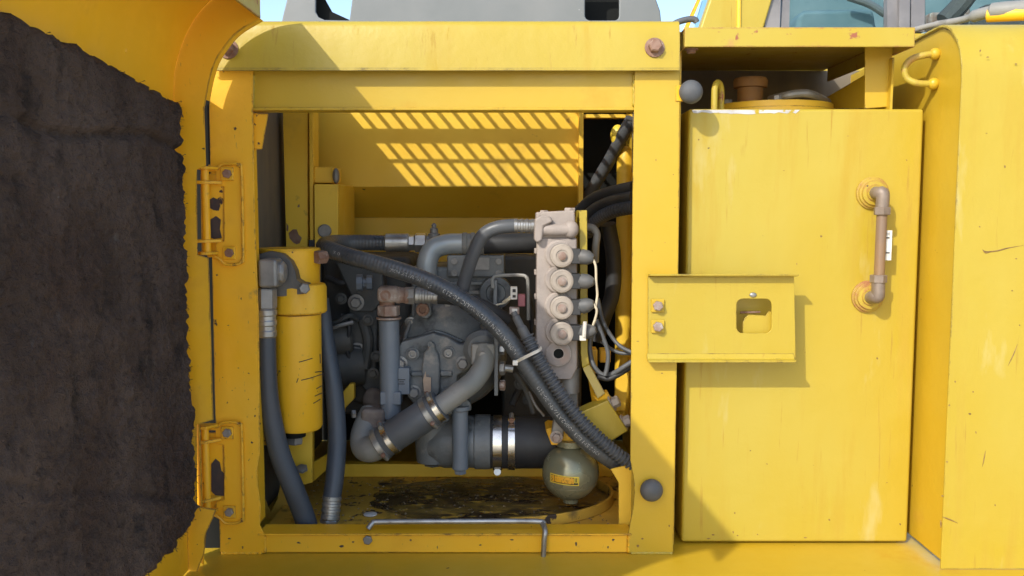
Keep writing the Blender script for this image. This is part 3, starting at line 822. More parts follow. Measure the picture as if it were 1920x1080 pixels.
# sight gauge
sg = thing('sight_gauge', P(1630, 580, YT - .03), 'amber sight tube between two brown elbows on the tank face', 'gauge')
def sg_end(px, py, up):
    c = P(px, py, YT - .0005)
    fl = MB().lathe(c, (0, -1, 0), [(0, .031), (.004, .031), (.005, .028), (.009, .0275), (.010, .024), (.014, .023), (.015, .016), (.018, .015)], 36).build('mounting_ring', M['rust_step'], sg, angle=25)
    e = P(px + 20, py + (2 if up else -2), YT - .04)
    path = [Vector(q) for q in smooth([tuple(c + Vector((0, -.018, 0))), tuple((c + e) / 2 + Vector((-.002, -.014, 0))), tuple(e + Vector((0, 0, .001 if up else -.001))), tuple(e + Vector((0, 0, -.024 if up else .024)))], 6)]
    el = MB().tube(path, .0122, 16).build('elbow', M['brass'], sg)
    z = e.z + (-.024 if up else .024)
    nut(sg, (e.x, e.y, z), (e.x, e.y, z + (-.015 if up else .015)), .0155, M['brass'])
    return Vector((e.x, e.y, z))
ea = sg_end(1635, 362, True); eb = sg_end(1626, 556, False); eb.x = (ea.x + eb.x) / 2; 
MB().tube([ea + Vector((0, 0, -.01)), eb + Vector((0, 0, .01))], .0098, 18).build('tube', M['tubeplastic'], sg)
lp_ = MB().pbox(1659, 432, 1671, 488, YT - .037, YT - .0355).build('scale_plate', M['white'], sg)
for y in (446, 474):
    MB().pbox(1657, y - 1.2, 1668, y + 1.2, YT - .0376, YT - .0371).build('mark', M['ink'], lp_, flat=True)
flat_text('H', P(1661, 442, YT - .0376), .010, (1, 0, 0), (0, 0, 1), lp_, M['ink'], 'letter')

# ================================================================== STEP ABOVE THE TANK
step = thing('step_plate', P(1495, 92, .1), 'rust edged yellow step plate roofing the space above the tank', 'step')
z0, z1 = P(1283, 88, -.01).z, P(1283, 51, -.01).z
xa, xb = P(1284, 70, -.01).x, P(1716, 70, -.01).x
MB().box((xa, -.010, z0), (xb, -.006, z1)).build('front_edge', M['rust_step'], step, bevel=.0015)
MB().box((xa, -.0055, z1 - .005), (xb, .50, z1 - .0008)).build('tread', M['rust_step'], step, bevel=.001)
MB().box((xa, -.0055, z0), (xa + .004, .44, z1 - .0055)).build('side_edge', M['rust_step'], step)
MB().box((xb - .004, -.0055, z0), (xb, .44, z1 - .0055)).build('side_edge', M['rust_step'], step)
bolt(step, P(1296, 92, .02), (0, 0, -1), .009, .008, M['rusty'])
# support gusset
MB().plate([(1622, 84), (1675, 84), (1672, 120), (1668, 200), (1622, 204)], .075, .004).build('support', M['yellow_part_shade'], step, bevel=.001)
q = P(1672, 120, .075); MB().prism([P(1668, 205, .06), P(1674, 108, .06), P(1677, 108, .06), P(1673, 205, .06)], (0, .12, 0)).build('support_flange', M['yellow_part_shade'], step)
MB().prism([P(1545, 185, .30), P(1622, 140, .13), P(1622, 204, .13), P(1545, 204, .30)], (.003, .003, 0)).build('brace', M['yellow_part_shade'], step)
MB().box((xa - .03, .471, P(0, 204, .48).z - .15), (xb + .25, .476, z1 - .006)).build('rear_plate', M['wall_grey'], step)

# ================================================================== SIDE COVER (right)
sc_ = thing('side_cover', (1.1, .1, ZD), 'big scratched pale yellow body cover with rounded top at the right edge', 'body cover')
YS = -.075
xsc = (P(1808, 200, YS).x + P(1760, 1000, YS).x) / 2
zb_ = P(1757, 1067, YS).z; ztop = P(1790, 47, YS + .09).z
prof = [(YS, zb_)] + [(YS, ztop - .11)] + [(YS + .095 - .095 * math.cos(R(a)), ztop - .11 + .11 * math.sin(R(a))) for a in range(10, 91, 10)] + [(YS + .16, ztop - .003), (.22, ztop - .010)]
ins = [(y + .003, z - .003) for y, z in prof]
# outer sheet
sheet = prof + [(y + (.004 if z < ztop - .05 else .002), z - (.004 if z > ztop - .1 else 0)) for y, z in prof[::-1]]
MB().prism([(xsc, y, z) for y, z in sheet], (.95, 0, 0)).build('front_sheet', M['yellow'], sc_, angle=40, bevel=.0008)
side = [(y + .006, z - .006) for y, z in prof] + [(.60, ztop - .03), (.60, zb_ + .012)]
side[0] = (YS + .006, zb_ + .012)
MB().prism([(xsc + .006, y, z) for y, z in side], (.003, 0, 0)).build('side_sheet', M['yellow_part_shade'], sc_)
# grab loop on the side sheet
ga = P(1752, 100, .02); gb_ = P(1750, 157, .02)
lpth = [(1753, 101, .03), (1730, 104, .03), (1708, 112, .035), (1696, 128, .035), (1700, 146, .035), (1716, 155, .03), (1735, 157, .03), (1750, 157, .03)]
path = hose_path(lpth, 6)
MB().tube(path, .0062, 12).build('grab_loop', M['rust_step'], sc_)
for q in (path[0], path[-1]): MB().sphere(q, .011, 12, 8).build('weld', M['yellow_part_shade'], sc_)
# scratches
def scratch(pp, r, nm='scratch', m=None):
    path = [Vector(q) for q in smooth([tuple(P(x, y, YS - .0002)) for x, y in pp], 5)]
    MB().tube(path, [max(r * math.sin(math.pi * (i + .6) / (len(path) + .2)), r * .25) for i in range(len(path))], 5).build(nm, m or M['ink'], sc_, flat=True)
M['scr'] = mat('bare_scratch', (0.16, 0.09, 0.03), 0.7, alt=(0.3, 0.18, 0.05), alt_scale=80)
scratch([(1842, 468), (1850, 472), (1870, 470), (1890, 465), (1919, 460)], .0013, m=M['scr'])
scratch([(1842, 468), (1848, 474), (1862, 471)], .0011, m=M['scr'])
scratch([(1908, 645), (1900, 665), (1890, 686)], .0009, m=M['scr'])
scratch([(1848, 845), (1845, 860), (1842, 875)], .0010, m=M['scr'])
scratch([(1767, 969), (1778, 973), (1796, 981)], .0014, m=M['scr'])
scratch([(1764, 975), (1764, 990)], .0014, m=M['scr'])

# ================================================================== OIL FILTER
YFt = .13
of = thing('oil_filter', P(560, 830, YFt), 'yellow oil filter canister hanging at the left of the compartment', 'filter')
cx = 560
c = P(cx, 806, YFt)
def zpx(y, Y=YFt): return P(960, y, Y).z
sF = S(YFt)
ca = MB().lathe((c.x, YFt, zpx(806)), (0, 0, 1), [(0, 30*sF), (.003, 41*sF), (.010, 45*sF), (zpx(588) - zpx(806), 46*sF)], 40).build('canister', M['yellow_worn_shade'], of, angle=40)
hd = P(560, 560, YFt)
MB().lathe((hd.x, YFt, zpx(586)), (0, 0, 1), [(0, 49*sF), (.003, 52*sF), (zpx(538) - zpx(586), 52*sF), (zpx(532) - zpx(586), 49*sF), (zpx(531) - zpx(586), 40*sF)], 40).build('head_collar', M['yellow_worn_shade'], of, angle=40)
hx = P(543, 500, YFt + .03)
MB().lathe((hx.x, YFt + .03, zpx(545)), (0, 0, 1), [(0, 56*sF), (zpx(475) - zpx(545), 58*sF), (zpx(469) - zpx(545), 59*sF), (zpx(466) - zpx(545), 57*sF)], 40).build('head', M['yellow_worn_shade'], of, angle=40)
nut(of, P(553, 832, YFt), P(553, 806, YFt), .017, M['steel_dull'], 'drain_plug')
MB().lathe(P(553, 818, YFt), (0, 0, 1), [(0, .022), (.011, .022)], 24).build('drain_ring', M['interior'], of)
nut(of, P(592, 483, YFt + .0), P(610, 481, YFt + .02), .014, M['rusty'], 'side_plug')
# port flange (dark, with a bolt) and the elbow
fl = [(480, 478), (505, 471), (530, 476), (545, 490), (553, 508), (556, 524), (564, 531), (573, 533), (577, 543), (570, 551), (530, 556), (500, 556), (480, 556)]
fpo = MB().plate(fl, YFt - .055, .045).build('port_flange', M['dark_steel'], of, bevel=.001)
bolt(of, P(571, 540, YFt - .056), (.2, -1, 0), .011, .014, M['steel_dull'], washer=0)
MB().pbox(482, 486, 520, 540, YFt - .105, YFt - .054).build('elbow_block', M['steel_dull'], of, bevel=.007, seg=3)
MB().lathe(P(519, 510, YFt - .08), (1, 0, 0), [(0, .021), (.012, .022), (.017, .017), (.018, .010)], 8).build('elbow_boss', M['steel_dull'], of, bevel=.002)
# thin scratches on the canister
def can_mark(px, py, dx, dy, w=.0009):
    pth = []
    for i in range(5):
        x = P(px + dx * i / 4, py + dy * i / 4, YFt - .04); rel = min(max((x.x - c.x) / (46*sF), -.98), .98)
        pth.append(Vector((x.x, YFt - 46*sF * math.sqrt(1 - rel * rel), x.z)))
    MB().tube(pth, w, 5).build('scratch', M['chip'], ca, flat=True)
for a in ((562, 678, 22, -5), (594, 668, 1, 18), (566, 712, 36, -6), (558, 716, 3, -8), (588, 700, 10, 2), (590, 732, 10, -4), (588, 745, 12, -3), (586, 758, 9, -4)): can_mark(*a)

# ================================================================== HOSES AND PIPES
def simple_hose(name, lst, rpx, m, label, cat='hose', group=None, n=18, mm=10, ribs=0):
    o = thing(name, P(*lst[-1]), label, cat, group)
    path = hose_path(lst, mm)
    r = rpx * S(lst[len(lst) // 2][2]) if not isinstance(rpx, list) else None
    rad = r
    if r is None:
        vals = smooth([(q,) for q in rpx], mm); rad = [v[0] * S(.1) for v in vals]
    if ribs:
        cum = [0.0]
        for a, b_ in zip(path, path[1:]): cum.append(cum[-1] + (b_ - a).length)
        N_ = int(cum[-1] / ribs) * 4; dn = []; rd = []
        for i in range(N_ + 1):
            q_ = cum[-1] * i / N_ * .99999
            k = max(j for j in range(len(cum) - 1) if cum[j] <= q_)
            dn.append(path[k].lerp(path[k + 1], (q_ - cum[k]) / (cum[k + 1] - cum[k]))); rd.append(r * (1.0, 1.012, 1.0, .978)[i % 4])
        MB().tube(dn, rd, n).build('hose_body', m, o, angle=60)
    else:
        MB().tube(path, rad, n).build('hose_body', m, o, angle=60)
    return o, path

o, path = simple_hose('suction_hose', [(500, 622, .05), (501, 690, .05), (506, 760, .055), (523, 845, .065), (552, 920, .075), (574, 980, .085), (584, 1030, .09)], [16.5, 17, 18, 19.5, 20, 20, 20], M['hose_blue'], 'thick blue-grey hose running down from the filter elbow to the floor')
ferrule(o, P(500, 578, .05), P(500, 632, .05), .0195, M['steel'], 2)
nut(o, P(499, 540, .05), P(499, 579, .05), .0205, M['steel_dull'])
o, path = simple_hose('return_hose', [(602, 560, .19), (612, 640, .18), (626, 730, .165), (632, 820, .145), (628, 890, .12), (622, 935, .105)], [15, 16, 17.5, 18, 18, 17], M['hose_blue'], 'blue-grey hose behind the filter ending in a ribbed zinc fitting at the sill')
ferrule(o, P(623, 928, .108), P(619, 974, .10), .0195, M['steel'], 3)
nut(o, P(619, 972, .10), P(618, 990, .10), .020, M['steel'])

# printed loop hose
lst = [(735, 456, .33), (700, 455, .33), (655, 455, .325), (622, 456, .29), (608, 461, .24), (618, 468, .185), (655, 481, .15), (710, 496, .13), (780, 518, .115), (845, 548, .105), (905, 589, .10), (955, 640, .095), (1000, 705, .09), (1050, 775, .085), (1105, 832, .085), (1165, 874, .095), (1230, 915, .13)]
o, path = simple_hose('printed_hose', lst, 16.5, M['hose_gloss'], 'long black braided hose with white lettering looping across the pump', n=24, ribs=.0075)
rh = 16.5 * S(.115) * 1.012
text_on_tube('100R2AT/2SN HYDRAULIC 20-210', path, rh, .635, .0118, R(14), o, M['print'], 'lettering', 1.12)
text_on_tube('DIN EN 853 100R2AT/2SN 20-210', path, rh, .86, .0112, R(16), o, M['print'], 'lettering', 1.12)
text_on_tube('HYDRAULIC HOSE', path, rh, .425, .0095, R(12), o, M['print'], 'lettering', .9)
text_on_tube('*', path, rh, .443, .026, R(12), o, M['print'], 'lettering', 1)
text_on_tube('o x', path, rh, .268, .013, R(10), o, M['print'], 'lettering', 1)
ferrule(o, P(722, 455, .33), P(768, 455, .33), .0205, M['steel'], 0)
nut(o, P(764, 455, .33), P(778, 455, .33), .0185, M['steel']); nut(o, P(778, 455, .33), P(800, 455, .33), .0225, M['steel'])
MB().tube(pts([(798, 455, .33), (835, 456, .33)]), .016, 16).build('adapter', M['steel_dull'], o, angle=30)
MB().lathe(P(814, 452, .33), (0, 0, 1), [(0, .013), (.016, .013), (.018, .009), (.028, .009), (.030, .005), (.036, .006), (.040, .002)], 16).build('bleed_nipple', M['steel_dull'], o)

# corrugated conduit
cpts = hose_path([(988, 630, .075), (1004, 662, .07), (1040, 722, .065), (1082, 780, .06), (1125, 824, .06), (1172, 862, .065), (1220, 890, .08)], 10)
cv = thing('corrugated_conduit', cpts[-1], 'dark ribbed plastic conduit tied along the printed hose', 'conduit')
cum = [0]
for a, b_ in zip(cpts, cpts[1:]): cum.append(cum[-1] + (b_ - a).length)
npitch = int(cum[-1] / .0082); dense = []; rad = []
for i in range(npitch * 4 + 1):
    s = cum[-1] * i / (npitch * 4) * .9999
    k = max(q for q in range(len(cum) - 1) if cum[q] <= s)
    dense.append(cpts[k].lerp(cpts[k + 1], (s - cum[k]) / (cum[k + 1] - cum[k]))); rad.append((.0142, .0142, .0102, .0102)[i % 4])
MB().tube(dense, rad, 18).build('ribbed_tube', M['hose'], cv, angle=25)
MB().tube(hose_path([(963, 585, .09), (972, 604, .085), (984, 626, .078), (994, 644, .073)]), [.006] * 5 + [.008] * 10 + [.010] * 16, 12).build('taped_wires', M['boot'], cv)
# cable tie
ct = thing('cable_tie', P(968, 682, .07), 'white cable tie strapping the conduit to the printed hose', 'cable tie')
path = hose_path([(967, 679, .078), (980, 672, .058), (996, 664, .050), (1010, 657, .054), (1015, 652, .068)], 6)
fr2 = frames(path); vs = []; fs = []
for i, p in enumerate(path):
    t, a, b_ = fr2[i]
    for da, db in ((-.0008, -.003), (-.0008, .003), (.0008, .003), (.0008, -.003)): vs.append(p + a * da + b_ * db)
for i in range(len(path) - 1):
    for k in range(4): fs.append((i*4 + k, i*4 + (k+1) % 4, i*4 + 4 + (k+1) % 4, i*4 + 4 + k))
MB().add(vs, fs).build('strap', M['white'], ct)
p = P(966, 680, .074); MB().box(p - Vector((.005, .004, .005)), p + Vector((.005, .004, .005))).build('tie_head', M['white'], ct, bevel=.001)

# hose from pump to valve block
o, path = simple_hose('pilot_hose', [(866, 545, .20), (876, 510, .19), (888, 475, .175), (905, 442, .165), (932, 427, .16), (968, 423, .16)], 13, M['hose'], 'bent grey hose from the pump up into the valve block top')
ferrule(o, P(962, 423, .16), P(1004, 424, .16), .0145, M['steel'], 3)
# bent grey pipe + big black hose
o = thing('pressure_pipe', P(800, 515, .27), 'grey bent steel pipe rising from the pump into a thick black hose', 'pipe')
MB().tube(hose_path([(800, 520, .27), (801, 492, .27), (812, 468, .275), (838, 458, .28), (872, 457, .28)]), .0225, 22).build('bent_pipe', M['pipe'], o, angle=60)
ferrule(o, P(866, 457, .28), P(908, 457, .28), .0245, M['pipe_dusty'], 2, 'coupling')
MB().tube(hose_path([(905, 457, .28), (960, 456, .28), (1030, 455, .29)]), .0225, 20).build('hose_body', M['black'], o)
# elbow hose on the pump
o = thing('drain_line', P(730, 780, .2), 'blue-grey upright tube with a rusty elbow and a short hose on top', 'pipe')
MB().tube(pts([(729, 600, .19), (731, 700, .19), (733, 782, .19)]), .0215, 22).build('tube', M['cast_blue'], o)
nut(o, P(729, 572, .19), P(729, 592, .19), .0235, M['pinkrust'])
MB().lathe(P(729, 598, .19), (0, 0, 1), [(0, .026), (.004, .026)], 28).build('collar', M['pinkrust'], o)
MB().tube(pts([(726, 574, .19), (726, 540, .19)]), [.0155, .0175], 18).build('elbow_riser', M['rusty'], o)
MB().pbox(706, 538, 746, 568, .165, .205).build('elbow_body', M['pinkrust'], o, bevel=.009, seg=3)
MB().lathe(P(723, 554, .166), (0, -1, 0), [(0, .011), (.002, .011), (.002, .006), (-.004, .005)], 18).build('elbow_plug', M['rusty'], o)
ferrule(o, P(742, 553, .185), P(768, 554, .185), .0175, M['pinkrust'], 1, 'adapter')
nut(o, P(764, 554, .185), P(778, 554, .185), .0185, M['steel_dull'])
ferrule(o, P(778, 554, .185), P(822, 556, .185), .0170, M['steel'], 3)
MB().tube(hose_path([(818, 556, .185), (860, 560, .18), (905, 575, .19), (950, 600, .22)]), .0155, 16).build('hose_body', M['black'], o)
MB().pbox(712, 735, 752, 760, .17, .20).build('bracket', M['cast_blue'], o, bevel=.003)
MB().tube(pts([(733, 762, .19), (733, 790, .19)]), .017, 16).build('lower_stub', M['cast'], o)
MB().pbox(746, 690, 768, 740, .178, .20).build('pad', M['cast_blue'], o, bevel=.002)
for y, w_ in ((712, 14), (716, 9), (720, 12)): MB().pbox(753 - w_ / 2, y - .9, 753 + w_ / 2, y + .9, .1774, .1778).build('casting_mark', M['ink'], o, flat=True)

# drain hose with clamps (lower left of pump)
o = thing('clamped_hose', P(690, 860, .14), 'short dark hose with four worm clamps between a bent pipe and dirty elbow', 'hose')
pth = hose_path([(905, 650, .17), (908, 680, .155), (890, 712, .14), (858, 738, .135), (822, 764, .13), (790, 786, .13)], 8)
MB().tube(pth, 20 * S(.14), 22).build('bent_pipe', M['pipe_dusty'], o, angle=60)
MB().pbox(883, 645, 928, 686, .15, .22).build('pipe_flange', M['pipe_dusty'], o, bevel=.005)
rp_ = 31 * S(.13)
ha, hb = P(826, 760, .13), P(708, 836, .13)
ax = (hb - ha).normalized()
MB().tube([ha, ha.lerp(hb, .03), ha.lerp(hb, .5), ha.lerp(hb, .97), hb], [rp_ * .93, rp_, rp_ * 1.0, rp_, rp_ * .93], 28).build('hose_body', M['hose'], o, angle=40)
for t, d in ((.05, (-.3, -.6, 1)), (.18, (.2, -1, -.9)), (.80, (-.5, -.5, 1)), (.95, (.2, -1, -.9))):
    clamp(o, ha.lerp(hb, t), ax, rp_, .0125, M['bright'] if t in (.05, .8) else M['steel'], d)
MB().tube(hose_path([(712, 834, .13), (696, 842, .133), (683, 838, .15), (681, 818, .17), (688, 795, .19), (698, 775, .21)], 8), [25*S(.13) * k for k in [1]*10 + [1.0]*31], 22).build('elbow', M['pipe_dusty'], o, angle=60)
MB().pbox(676, 768, 722, 812, .165, .22).build('elbow_block', M['dirty'], o, bevel=.008)
bolt(o, P(668, 776, .17), (-1, -.4, 0), .009, .01, M['steel'], washer=0)

# ================================================================== PUMP
pu = thing('hydraulic_pump', P(835, 890, .3), 'grey cast iron hydraulic pump filling the middle of the compartment', 'pump')
pc = P(845, 662, .3)
MB().lathe((pc.x, .50, pc.z), (0, -1, 0), [(0, .125), (.19, .125), (.215, .120), (.235, .108), (.25, .09), (.255, .06)], 44).build('housing', M['cast'], pu, angle=45)
MB().pbox(770, 500, 940, 610, .285, .48).build('upper_block', M['cast'], pu, bevel=.008, seg=3)
MB().pbox(838, 478, 946, 520, .27, .40).build('upper_block', M['cast'], pu, bevel=.004)
for y in (528, 545, 562): MB().pbox(846, y, 935, y + 7, .278, .30).build('rib', M['cast'], pu, bevel=.002)
MB().lathe(P(930, 548, .27), (0, -1, 0), [(0, .036), (.018, .034), (.022, .022), (.018, .02)], 28).build('port_boss', M['cast'], pu)
MB().plate([(788, 560), (806, 556), (810, 590), (802, 598), (788, 595)], .235, .05).build('lug', M['cast'], pu, bevel=.004)
bolt(pu, P(793, 580, .234), (0, -1, 0), .014, .012, M['rusty'], socket=True, washer=0)
# ribs fanning over the housing dome
MB().tube(hose_path([(768, 648, .24), (812, 622, .232), (866, 640, .24)], 6), .0045, 8).build('rib', M['cast'], pu)
# cover
cov = [(744, 655), (752, 641), (768, 637), (812, 624), (838, 632), (862, 646), (880, 642), (885, 660), (886, 684), (876, 696), (858, 704), (855, 745), (840, 762), (800, 768), (775, 758), (764, 745), (762, 708), (750, 697), (742, 684)]
MB().plate(cov, .205, .06).build('cover_plate', M['cast'], pu, bevel=.004, seg=3)
boss = [(795, 662), (801, 655), (804, 642), (814, 642), (816, 655), (822, 664), (825, 680), (825, 735), (815, 750), (802, 750), (793, 735), (790, 690)]
MB().plate(boss, .192, .014).build('cover_boss', M['cast'], pu, bevel=.005, seg=3)
MB().pbox(770, 697, 793, 706, .196, .206).build('rib', M['cast'], pu, bevel=.003); MB().pbox(825, 696, 848, 706, .196, .206).build('rib', M['cast'], pu, bevel=.003)
MB().lathe(P(807, 645, .19), (0, -1, 0), [(0, .0055), (.005, .0055), (.005, .003), (.001, .003)], 14).build('vent_plug', M['cast'], pu)
for x, y, s_ in ((774, 663, 1), (841, 661, 1), (838, 737, 1)):
    MB().lathe(P(x, y, .2045), (0, -1, 0), [(0, .014), (.003, .0135)], 24).build('bolt_seat', M['cast'], pu)
    bolt(pu, P(x, y, .2012), (0, -1, 0), .0095, .010, M['steel_dull'], socket=True, washer=0)
for x, y in ((751, 681), (868, 681), (777, 735)):
    bolt(pu, P(x, y, .2045), (0, -1, 0), .0115, .015, M['steel_dull'], washer=1.35, rot=random.random())
# paper tag
MB().prism([P(793, 712, .188), P(798, 696, .1885), P(799, 706, .188), P(808, 708, .186), P(808, 735, .183), P(795, 734, .184)], (0, .0008, 0)).build('paper_tag', M['wood'], pu)
# flange plate at the right of the pump
MB().box((P(930, 600, .16).x - .004, .16, P(0, 742, .16).z), (P(930, 600, .16).x + .004, .30, P(0, 612, .16).z)).build('flange_plate', M['cast'], pu, bevel=.001)
for x, y, mm_ in ((938, 655, 'steel'), (938, 690, 'steel_dull'), (938, 722, 'pinkrust')):
    bolt(pu, P(x - 3, y, .19), (1, -.1, 0), .011 if y != 690 else .015, .014, M[mm_], washer=0)
MB().tube(pts([(945, 690, .19), (962, 692, .19)]), .008, 10).build('stud', M['steel'], pu)
MB().lathe(P(905, 652, .21), (0, -1, 0), [(0, .04), (.02, .04), (.03, .03)], 24).build('port_boss', M['cast'], pu)
# suction side
sc0 = P(790, 828, .24)
MB().lathe(sc0, (1, 0, 0), [(0, .03), (.02, .046), (.05, .056), (.115, .056), (.118, .059), (.150, .059)], 36).build('suction_body', M['cast'], pu, angle=35)
MB().lathe(P(812, 868, .235), (0, 0, 1), [(0, .022), (.006, .036), (.06, .04), (.11, .04)], 28).build('suction_lobe', M['cast'], pu)
MB().lathe(P(812, 872, .235), (0, 0, 1), [(0, .02), (.008, .02)], 6).build('plug', M['dark'], pu)
MB().lathe(P(863, 880, .17), (0, 0, 1), [(0, .014), (.002, .017), (.125, .017), (.128, .022), (.136, .022)], 22).build('strut', M['cast_blue'], pu)
nut(pu, P(863, 888, .17), P(863, 879, .17), .013, M['cast_blue'])
MB().plate([(830, 742), (850, 735), (868, 742), (882, 755), (884, 770), (840, 778)], .165, .02).build('foot_bracket', M['cast'], pu, bevel=.003)
MB().pbox(775, 755, 850, 800, .24, .34).build('neck', M['cast'], pu, bevel=.01)

o = thing('intake_hose', P(975, 880, .24), 'wide black intake hose with two shiny band clamps low behind the accumulator', 'hose')
ia, ib = P(912, 829, .24), P(1075, 829, .24); ib.z = ia.z
MB().tube([ia, ia.lerp(ib, .02), ia.lerp(ib, .98), ib], [.053, .0565, .0565, .05], 36).build('hose_body', M['black'], o, angle=40)
for px, w_, d in ((933, .021, (0, -.3, -1)), (959, .016, (0, -.35, 1))):
    q = P(px, 829, .24); q.z = ia.z
    clamp(o, q, (1, 0, 0), .0567, w_, M['bright'], d)

# ================================================================== ENGINE PARTS in the dark behind
en = thing('engine_block', P(660, 780, .45), 'dark sooty engine parts seen between the filter and the pump', 'engine')
MB().pbox(600, 480, 775, 780, .46, .70).build('casting', M['dark'], en, bevel=.02)
MB().plate([(628, 492), (716, 492), (722, 560), (700, 585), (668, 585), (650, 540)], .36, .05).build('mount_arm', M['dark'], en, bevel=.006)
MB().plate([(655, 575), (708, 575), (706, 690), (728, 735), (690, 740), (655, 700)], .37, .05).build('mount_arm', M['dark'], en, bevel=.006)
MB().lathe(P(612, 640, .34), (1, .3, .12), [(0, .03), (.004, .036), (.05, .036), (.056, .03)], 24).build('starter_cap', M['dark'], en)
MB().lathe(P(612, 690, .36), (1, .3, .1), [(0, .05), (.08, .05)], 24).build('starter_body', M['dark'], en)
bolt(en, P(668, 567, .355), (0, -1, 0), .013, .014, M['steel_dull']); bolt(en, P(670, 660, .365), (0, -1, 0), .015, .014, M['steel_dull'])
MB().tube(hose_path([(605, 610, .33), (630, 605, .32), (655, 592, .32), (670, 600, .34)], 6), .006, 8).build('cable', M['dark'], en)
MB().tube(hose_path([(604, 625, .31), (632, 612, .30), (662, 604, .31)], 6), .0045, 8).build('cable', M['steel_dull'], en)
MB().lathe(P(698, 530, .31), (-1, -.1, 0), [(0, .017), (.012, .017), (.013, .011), (.02, .011), (.021, .019), (.034, .019)], 8).build('connector', M['cast_blue'], en)
MB().sphere(P(700, 750, .34), .022, 14, 10, 1.1, .8, 1.3).build('clutch_housing', M['dirty'], en)
MB().pbox(655, 690, 760, 760, .42, .55).build('bell_housing', M['dark'], en, bevel=.02)
MB().pbox(940, 480, 1090, 800, .50, .62).build('casting', M['dark'], en, bevel=.01)

# ================================================================== VALVE BLOCK
YV = .13
vb = thing('valve_block', P(1045, 720, YV), 'dusty beige solenoid valve block with four round coil caps in a column', 'valve')
MB().plate([(1007, 446), (1082, 446), (1083, 690), (1072, 712), (1040, 712), (1012, 690), (1005, 650)], YV, .07).build('body', M['sand'], vb, bevel=.004, seg=3)
MB().plate([(1005, 398), (1078, 394), (1080, 447), (1006, 447)], YV + .002, .07).build('top_body', M['sand'], vb, bevel=.004, seg=3)
MB().tube(hose_path([(1018, 430, YV - .002), (1040, 431, YV - .004), (1068, 430, YV)], 6), .0125, 14).build('cast_pipe', M['sand'], vb)
MB().sphere(P(1070, 430, YV), .0165, 18, 12, 1, .8, 1.1).build('cast_boss', M['sand'], vb)
MB().plate([(1003, 410), (1012, 404), (1033, 406), (1037, 416), (1020, 424), (1017, 450), (1006, 456), (1001, 448)], YV - .018, .03).build('inlet_flange', M['sand'], vb, bevel=.005, seg=3)
MB().lathe(P(1068, 398, YV + .03), (0, 0, 1), [(0, .012), (.006, .012), (.009, .011)], 6).build('plug', M['sand'], vb)
MB().lathe(P(1020, 400, YV + .02), (0, 0, 1), [(0, .009), (.006, .009)], 6).build('plug', M['sand'], vb)
for y in (470, 510, 556, 604, 640): MB().pbox(1002, y - 4, 1008, y + 6, YV + .02, YV + .05).build('side_plug', M['sand'], vb, bevel=.002)
coils = [(1050, 479), (1050, 526), (1050, 575), (1050, 623)]
for i, (x, y) in enumerate(coils):
    q = P(x + 2, y - 1, YV + .001)
    MB().lathe(P(x - 2, y - 2, YV), (0, -1, 0), [(0, .029), (.006, .029), (.009, .026)], 32).build('coil_seat', M['sand'], vb)
    MB().lathe(q, (0, -1, 0), [(.009, .0235), (.020, .0235), (.0205, .0215), (.024, .0215)], 32).build('coil_body', M['boot'] , vb)
    cpz = MB().lathe(q + Vector((0, -.0242, 0)), (0, -1, 0), [(0, .0235), (.0055, .0238), (.0085, .0225), (.0095, .0205), (.0089, .0200), (.0089, .0195), (.0098, .0190), (.0102, .0120), (.0085, .0115), (.0085, .0100)], 36).build('coil_cap', M['coil'], vb, angle=25)
    MB().lathe(q + Vector((0, -.0355, 0)), (0, -1, 0), [(0, .0085), (.004, .0085), (.005, .007)], 14).build('coil_nut', M['pinkrust'], cpz)
    # rubber boot towards the right
    a = P(1084, y + 1, YV - .016); e = P(1114 if i != 3 else 1118, y + (6, 2, -6, -4)[i], YV - .03)
    MB().tube([a, a.lerp(e, .2), a.lerp(e, .24), a.lerp(e, .62), a.lerp(e, .9), e], [.013, .0135, .0155, .0145, .0095, .006], 14).build('cable_boot', M['boot'], vb, angle=40)
    MB().pbox(1070, y - 12, 1089, y + 16, YV - .030, YV + .01).build('plug_socket', M['black'], vb, bevel=.002)
p = P(1047, 662, YV)
MB().lathe(p, (0, -1, 0), [(0, .0255), (.008, .0255), (.009, .022), (.0095, .0105), (-.004, .0098)], 32).build('open_port', M['sand'], vb)
MB().lathe(p + Vector((.0, -.0026, 0)), (0, -1, 0), [(0, .0100), (.0006, .0100)], 24).build('port_bore', M['interior'], vb)
MB().tube(pts([(1067, 735, YV + .03), (1067, 690, YV + .03)]), .0215, 22).build('lower_cylinder', M['steel_dull'], vb)
MB().plate([(1045, 712), (1083, 712), (1085, 790), (1062, 800), (1050, 760)], YV + .03, .03).build('lower_body', M['steel_dull'], vb, bevel=.004)
MB().plate([(1040, 768), (1052, 766), (1060, 792), (1056, 822), (1047, 832), (1036, 828), (1034, 815)], YV - .015, .02).build('link_arm', M['steel_dull'], vb, bevel=.004)
bolt(vb, P(1043, 819, YV - .016), (0, -1, 0), .009, .012, M['pinkrust'])
# tie on the lowest boot
MB().tube(pts([(1097, 603, .085), (1095, 632, .085)]), .004, 8).build('boot_tie', M['white'], vb)
MB().pbox(1087, 630, 1099, 639, .085, .095).build('boot_tie', M['white'], vb, bevel=.001)

